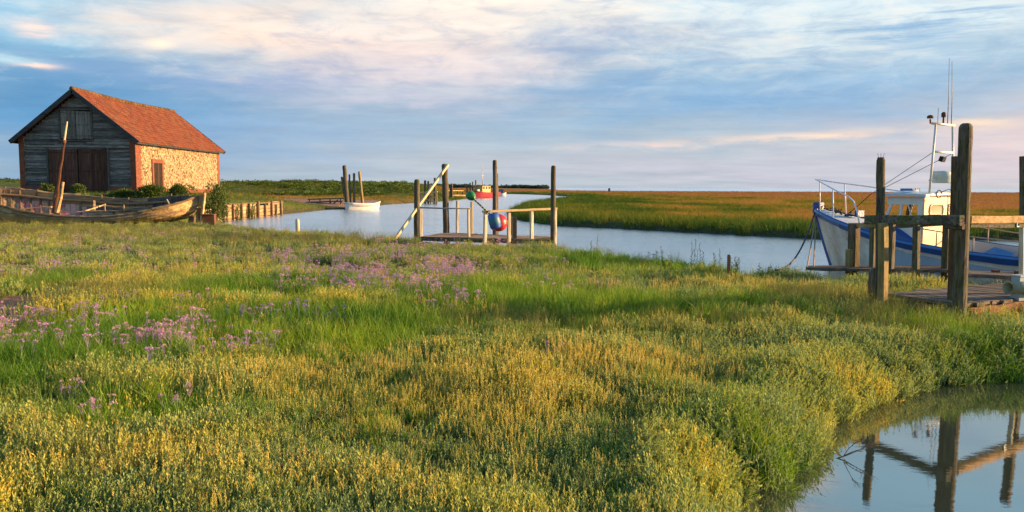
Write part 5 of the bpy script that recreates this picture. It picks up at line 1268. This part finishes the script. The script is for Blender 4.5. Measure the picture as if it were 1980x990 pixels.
def vegetation():
    x, y, sc = candidates([(2.6, 6.2, 125, .95), (6.2, 10, 95, 1.0), (10, 16, 55, 1.1), (16, 27, 26, 1.25), (27, 48, 12, 1.45)])
    dr = sdf(river, x, y); dp = dpool(x, y); d = np.minimum(dr, dp); z = height(x, y)
    ok = (d > -.03) & ~blocked(x, y) & (z > WZ-.02) & ~((x > 2) & (y > 29)) & ~((x > -19) & (x < -10) & (y > 46))
    x, y, sc, z, d = x[ok], y[ok], sc[ok], z[ok], d[ok]
    g_, p_, o_, f_, w_ = weights(x, y); mud, _, _ = zones(x, y); mud = np.where(d < .5, 0, mud)
    keep = 1-.93*sstep(.35, .75, mud)
    n = len(x); U = RNG.uniform(0, 1, (6, n)); hb = fbm(x*1.1, y*1.1, 61)
    hs = np.clip(.38+1.05*hb, .5, 1.25)*(1-.25*sstep(12, 20, y))*(1-.35*sstep(28, 34, y))
    tl = lambda base, amp, s: np.clip(base+amp*(fbm(x*.7, y*.7, s)-.5)*2+amp*(fbm(x*2.4, y*2.4, s+1)-.5)+RNG.normal(0, .07, n), 0, 1)
    n_w = fbm(x*1.5, y*1.5, 91)
    # purslane
    m = U[0] < p_*keep
    ps = [proto_purslane() for _ in range(6)]
    tp = tl(.41, .55, 71)+.42*np.clip(o_, 0, 1)
    instance_cloud('sea_purslane', 'grey green sea purslane cover over the near marsh', 'marsh shrub', ps, x[m], y[m], z[m]-.02, (sc*hs*RNG.uniform(.8, 1.2, n))[m], RNG.integers(0, 6, m.sum()), np.clip(tp, 0, 1)[m])
    m = U[1] < o_*.80*keep*(p_ > .12)*(1-.25*sstep(8, 12, y))
    ss = [proto_seed() for _ in range(5)]
    instance_cloud('golden_seed_heads', 'golden seed spikes rising from the marsh plants', 'seed heads', ss, x[m], y[m], z[m], (sc*hs*RNG.uniform(.8, 1.15, n))[m], RNG.integers(0, 5, m.sum()), tl(.5, .4, 72)[m])
    m = U[2] < np.clip(g_*1.25+.17, 0, 1)*keep
    gs = [proto_grass() for _ in range(4)]+[proto_broad() for _ in range(3)]+[proto_grass(20, .2, .42, .006, lean=.5)]
    instance_cloud('marsh_grass', 'bright green marsh grass and broad leaves', 'grass', gs, x[m], y[m], z[m]-.01, (sc*RNG.uniform(.75, 1.15, n)*(.72+.33*np.clip(g_, 0, 1))*(1-.25*sstep(12, 20, y))*(1-.4*sstep(28, 34, y))*(1-.6*np.clip(zb(x, y, 0, 590, 120, 55), 0, 1)))[m], RNG.integers(0, 8, m.sum()), np.clip(tl(.42, .45, 73)+B(x, y, [(1530, 815, 60, 35, .5), (280, 735, 90, 25, .45), (1180, 585, 120, 14, .3), (1900, 610, 120, 40, .3), (600, 560, 200, 20, .2)]), 0, 1)[m])
    m = U[3] < np.clip(f_*.52, 0, .8)*keep
    fs = [proto_flower(3), proto_flower(2), proto_flower(4), proto_flower(3), proto_flower(1)]
    instance_cloud('sea_lavender', 'drifts of pink and purple sea lavender flowers in the grass', 'wild flowers', fs, x[m], y[m], z[m]+.01, (np.minimum(sc, 1.2)*RNG.uniform(.75, 1.1, n)*(1-.2*sstep(12, 20, y)))[m], RNG.integers(0, 5, m.sum()), tl(.5, .5, 74)[m])
    m = U[4] < np.clip(w_+.07*(n_w > .45), 0, .9)*keep
    wsp = [proto_grass(40, .2, .42, .003, 'wisp', .09, .9, 'wisp') for _ in range(4)]
    instance_cloud('wispy_grass', 'fine dry wispy grass tufts between the green plants', 'dry grass', wsp, x[m], y[m], z[m]-.01, (sc*RNG.uniform(.7, 1.1, n))[m], RNG.integers(0, 4, m.sum()), tl(.45, .4, 75)[m])
    # fringe hanging over the edges of pool and creek
    xf = RNG.uniform(.8, 11, 60000); yf = RNG.uniform(2.6, 10.5, 60000); de = dpool(xf, yf); k = (de > -.10) & (de < .42) & (RNG.uniform(0, 1, 60000) < .55); xf, yf, de = xf[k], yf[k], de[k]
    nf_ = len(xf); gf, pf, of, ff, wf = weights(xf, yf); isg = RNG.uniform(0, 1, nf_) < np.clip(gf*.8, .1, .8); zf = np.maximum(height(xf, yf), WZ+.0)
    instance_cloud('pool_edge_plants', 'purslane and grass hanging over the muddy pool edge', 'marsh plants', [proto_purslane() for _ in range(4)]+[proto_grass(24, .14, .32, .007, lean=1.3) for _ in range(3)], xf, yf, zf-.02, RNG.uniform(.8, 1.35, nf_), np.where(isg, RNG.integers(4, 7, nf_), RNG.integers(0, 4, nf_)), np.clip(.35+.5*of+RNG.normal(0, .12, nf_), 0, 1), tilt=.4)
    # far bank of the creek and the wide marsh
    xs, ys, sc2 = candidates([(29, 60, 5.5, 2.2), (60, 100, 2.6, 3.0), (100, 190, .8, 4.8), (190, 420, .16, 9.0)])
    d2 = sdf(river, xs, ys); ds = sdf(sea, xs, ys); z2 = height(xs, ys)
    ok = (d2 > .05) & (ds > 1) & (z2 > WZ) & ((xs > -2.5) | (ys > 240)) & ~((xs < 0) & (ys < 40))
    xs, ys, sc2, z2, d2 = xs[ok], ys[ok], sc2[ok], z2[ok], d2[ok]
    n = len(xs); ti = np.clip(.08+.95*(1-np.exp(-np.maximum(d2-1.5, 0)/25))+.8*(fbm(xs*.06, ys*.025, 81)-.5)+1.3*(fbm(xs*.22, ys*.12, 82)-.5)*sstep(0, 12, d2)+RNG.normal(0, .07, n), 0.02, 1)
    bs = [proto_grass(34, .10, .26, .010, 'bank', .16, .8, 'bank_tuft') for _ in range(5)]
    hgt_ = sc2*np.where(d2 < 8, 1.2, .75)*RNG.uniform(.6, 1.2, n)
    instance_cloud('far_marsh_grass', 'green to russet marsh grass across the creek', 'grass', bs, xs, ys, z2-.02, sc2*RNG.uniform(.8, 1.2, n), RNG.integers(0, 5, n), ti, sz=np.where(d2 < 4, 1.0, .5)*np.minimum(1, 2.4/sc2))
    # left bank: grass on quay and round dunes
    X3 = RNG.uniform(-75, -4, 26000); Y3 = RNG.uniform(42, 330, 26000)**1.0
    d3 = sdf(river, X3, Y3); z3 = height(X3, Y3); md, _, _ = zones(X3, Y3)
    ok = (d3 > .1) & ~blocked(X3, Y3) & (md < .45) & (X3/Y3 > -.75)
    X3, Y3, z3 = X3[ok], Y3[ok], z3[ok]; n = len(X3)
    s3 = np.clip(Y3/28, 1.6, 7); t3_ = np.clip(.28+.6*(fbm(X3*.12, Y3*.12, 83)-.5)+.38*((Y3 > 97) & (Y3 < 116))+.25*sstep(140, 150, Y3)+RNG.normal(0, .08, n), 0, 1)
    instance_cloud('dune_grass', 'rough grass on the left bank and the dunes', 'grass', [proto_grass(34, .10, .26, .011, 'bank', .18, .8, 'dune_tuft') for _ in range(4)], X3, Y3, z3-.03, s3, RNG.integers(0, 4, n), t3_, sz=np.minimum(1, 1.0/s3))
    # scrub on the dunes
    X4 = RNG.uniform(-130, -8, 5200); Y4 = RNG.uniform(114, 190, 5200); k = (fbm(X4*.07, Y4*.07, 85) > .47) & (X4 < -.02*(Y4-120)-15) & ((Y4 < 136) | (RNG.uniform(0, 1, 5200) < .25))
    X4, Y4 = X4[k], Y4[k]; z4 = height(X4, Y4); n = len(X4)
    instance_cloud('dune_scrub', 'low dark scrub covering the dune ridge', 'scrub', [proto_shrubball(240, .8, 'shrub', .22) for _ in range(4)], X4, Y4, z4-.1, RNG.uniform(.7, 1.5, n), RNG.integers(0, 4, n), np.clip(.35+.9*(fbm(X4*.1, Y4*.1, 86)-.5)+RNG.normal(0, .1, n), 0, 1), sz=.55)
    # far woodland line
    X5 = np.concatenate([RNG.uniform(-170, -35, 700), RNG.uniform(-260, -150, 260), RNG.uniform(-60, 60, 120)]); Y5 = np.concatenate([RNG.uniform(640, 720, 700), RNG.uniform(290, 320, 260), RNG.uniform(1300, 1400, 120)])
    z5 = np.full(len(X5), .6); n = len(X5)
    instance_cloud('far_woodland', 'distant low line of dark trees on the horizon', 'woodland', [proto_shrubball(260, 2.2, 'tree', .9) for _ in range(3)], X5, Y5, z5, RNG.uniform(.8, 1.6, n)*np.where(Y5 > 1000, 1.6, 1), RNG.integers(0, 3, n), RNG.uniform(0, 1, n))
vegetation()

# ------------------------------------------------------------------ individual shrubs and plants
def shrub(name, label, cat, c, rx, ry, rzv, nleaf, group=None, tone=(.2, .9), L=.11, m_='shrub'):
    t_ = thing(name, label, cat, c, group)
    lb = LB(); lobes = [(Vector((rnd(-.6, .6)*rx, rnd(-.6, .6)*ry, rnd(.3, .75)*rzv)), rnd(.35, .6)) for _ in range(9)]
    for _ in range(nleaf):
        lc, lr = random.choice(lobes); d = Vector((random.gauss(0, 1), random.gauss(0, 1), random.gauss(0, 1))).normalized(); q = rnd(.6, 1.05)
        p = lc+Vector((d.x*rx*lr, d.y*ry*lr, d.z*rzv*lr))*q
        if p.z < 0: p.z = rnd(0, .2)*rzv
        lb.leaf(p, d+Vector((rnd(-.6, .6), rnd(-.6, .6), rnd(0, 1.2))), L*rnd(.7, 1.4), L*.4, rnd(*tone))
    me_o = lb.obj('foliage', ML[m_]); COL.objects.link(me_o); me_o.parent = t_
    mb = MB()
    for i in range(6):
        a = i*1.05; mb.tube([(c[0], c[1], c[2]-.1), (c[0]+.3*rx*math.cos(a), c[1]+.3*ry*math.sin(a), c[2]+.4*rzv), (c[0]+.6*rx*math.cos(a), c[1]+.6*ry*math.sin(a), c[2]+.75*rzv)], [.03, .02, .01], 5)
    mb.build('stem', M['rib'], t_)
def sh_at(px, py, Y, w, h):
    c = P(px, py, Y); g_ = min(c.z, hz(c.x, c.y)); return (c.x, c.y, g_), w*Y/F/2, h*Y/F+(c.z-g_)
for (label, px, py, Y, w, h, n_) in [('long green bush under the brick corner of the barn', 250, 384, 47.5, 66, 14, 2600), ('bright bush left of centre below the barn side door', 292, 384, 47.2, 62, 20, 2600), ('bush growing against the flint wall right of the side door', 345, 380, 51, 54, 18, 2400),
                                     ('dark rounded bush at the far end of the flint wall beside the wreck stern', 414, 399, 45.5, 56, 24, 3400)]:
    c, rx, rz_ = sh_at(px, py, Y, w, h); shrub('bush', label, 'bush', c, rx, rx*.7, rz_*1.1, n_, 'bushes in front of the barn', L=.13)
for (label, px, py, Y, w, h) in [('small leafy weed before the left big barn door', 92, 372, 48.5, 26, 12), ('leafy weed clump before the right big barn door', 150, 374, 48.3, 34, 14)]:
    c, rx, rz_ = sh_at(px, py, Y, w, h); shrub('weed_clump', label, 'weeds', c, rx, rx*.7, rz_*1.1, 700, 'weeds before the barn doors', (.5, 1), .12)
for (label, px, py, Y, w, h) in [('green bush on the grass between quay boards, left one', 458, 416, 50.5, 14, 20), ('green bush over the quay boards, right one', 487, 414, 54, 14, 18)]:
    c, rx, rz_ = sh_at(px, py, Y, w, h); shrub('quay_bush', label, 'bush', c, rx, rx, rz_, 500, 'bushes over the quay wall', (.3, 1), .1)
def weed(label, px, py, top, Y, n=1):
    c = P(px, py, Y); g_ = hz(c.x, c.y); H = P(px, top, Y).z-g_
    t_ = thing('tall_weed', label, 'weed', (c.x, c.y, g_), 'tall weeds on the creek edge')
    lb = LB(); k = MB()
    for s_ in range(n):
        o = Vector((rnd(-.1, .1)*(n > 1), rnd(-.1, .1), 0)); lean = Vector((rnd(-.12, .12), rnd(-.1, .1), 1)).normalized(); hh = H*rnd(.75, 1) if s_ else H
        k.tube([Vector((c.x, c.y, g_))+o, Vector((c.x, c.y, g_))+o+lean*hh], [.006, .003], 5)
        for i in range(26):
            q = .2+.8*i/25; a = rnd(0, 6.28); lb.leaf(o+lean*hh*q, Vector((math.cos(a), math.sin(a), rnd(.3, 1.2))), .085*(1.15-q)+.02, .02, random.random())
    lo = lb.obj('leaves', ML['shrub']); COL.objects.link(lo); lo.parent = t_; k.build('stem', M['rib'], t_)
weed('tallest leafy weed standing against the creek water', 1341, 486, 463, 19.0, 3); weed('weed pair just right of the tallest weed', 1354, 488, 471, 19.0, 2); weed('leafy weed left of the red brown stake', 1387, 494, 481, 18, 3)
weed('pale thin weed beside the right end of the small jetty', 1148, 474, 455, 22.5, 2); weed('low weeds just right of the red brown stake', 1425, 508, 496, 16.6, 3); weed('small weed right of the purple flower bush', 1290, 482, 476, 20, 2); weed('stubby weed above the bank nearest the mooring rope', 1477, 520, 511, 15.8, 2)
def branch():
    c = P(1640, 905, 6.2); c = G(1640, 890, WZ)
    mb = MB(); base_ = Vector((c.x-.12, c.y+.05, WZ-.02))
    def br(p, d, L, r, k):
        q = p+d*L; mid = p+d*L*.5+Vector((rnd(-.02, .02), rnd(-.02, .02), rnd(-.01, .02))); mb.tube([p, mid, q], [r, r*.8, r*.55], 5, None, False)
        if k > 0:
            for _ in range(3): br(lerp(p, q, rnd(.4, 1)), (d+Vector((rnd(-.8, .8), rnd(-.5, .5), rnd(-.3, .5)))).normalized(), L*rnd(.4, .7), r*.55, k-1)
    br(base_, Vector((.8, -.1, .35)).normalized(), .22, .006, 3)
    tag(mb.build('bare_branch', M['rib'], None, base_), 'thin bare twiggy branch sticking out of the pool beside the bank', 'branch')
branch()
for o in list(bpy.data.objects):
    if o.get('_local') is not None: del o['_local']
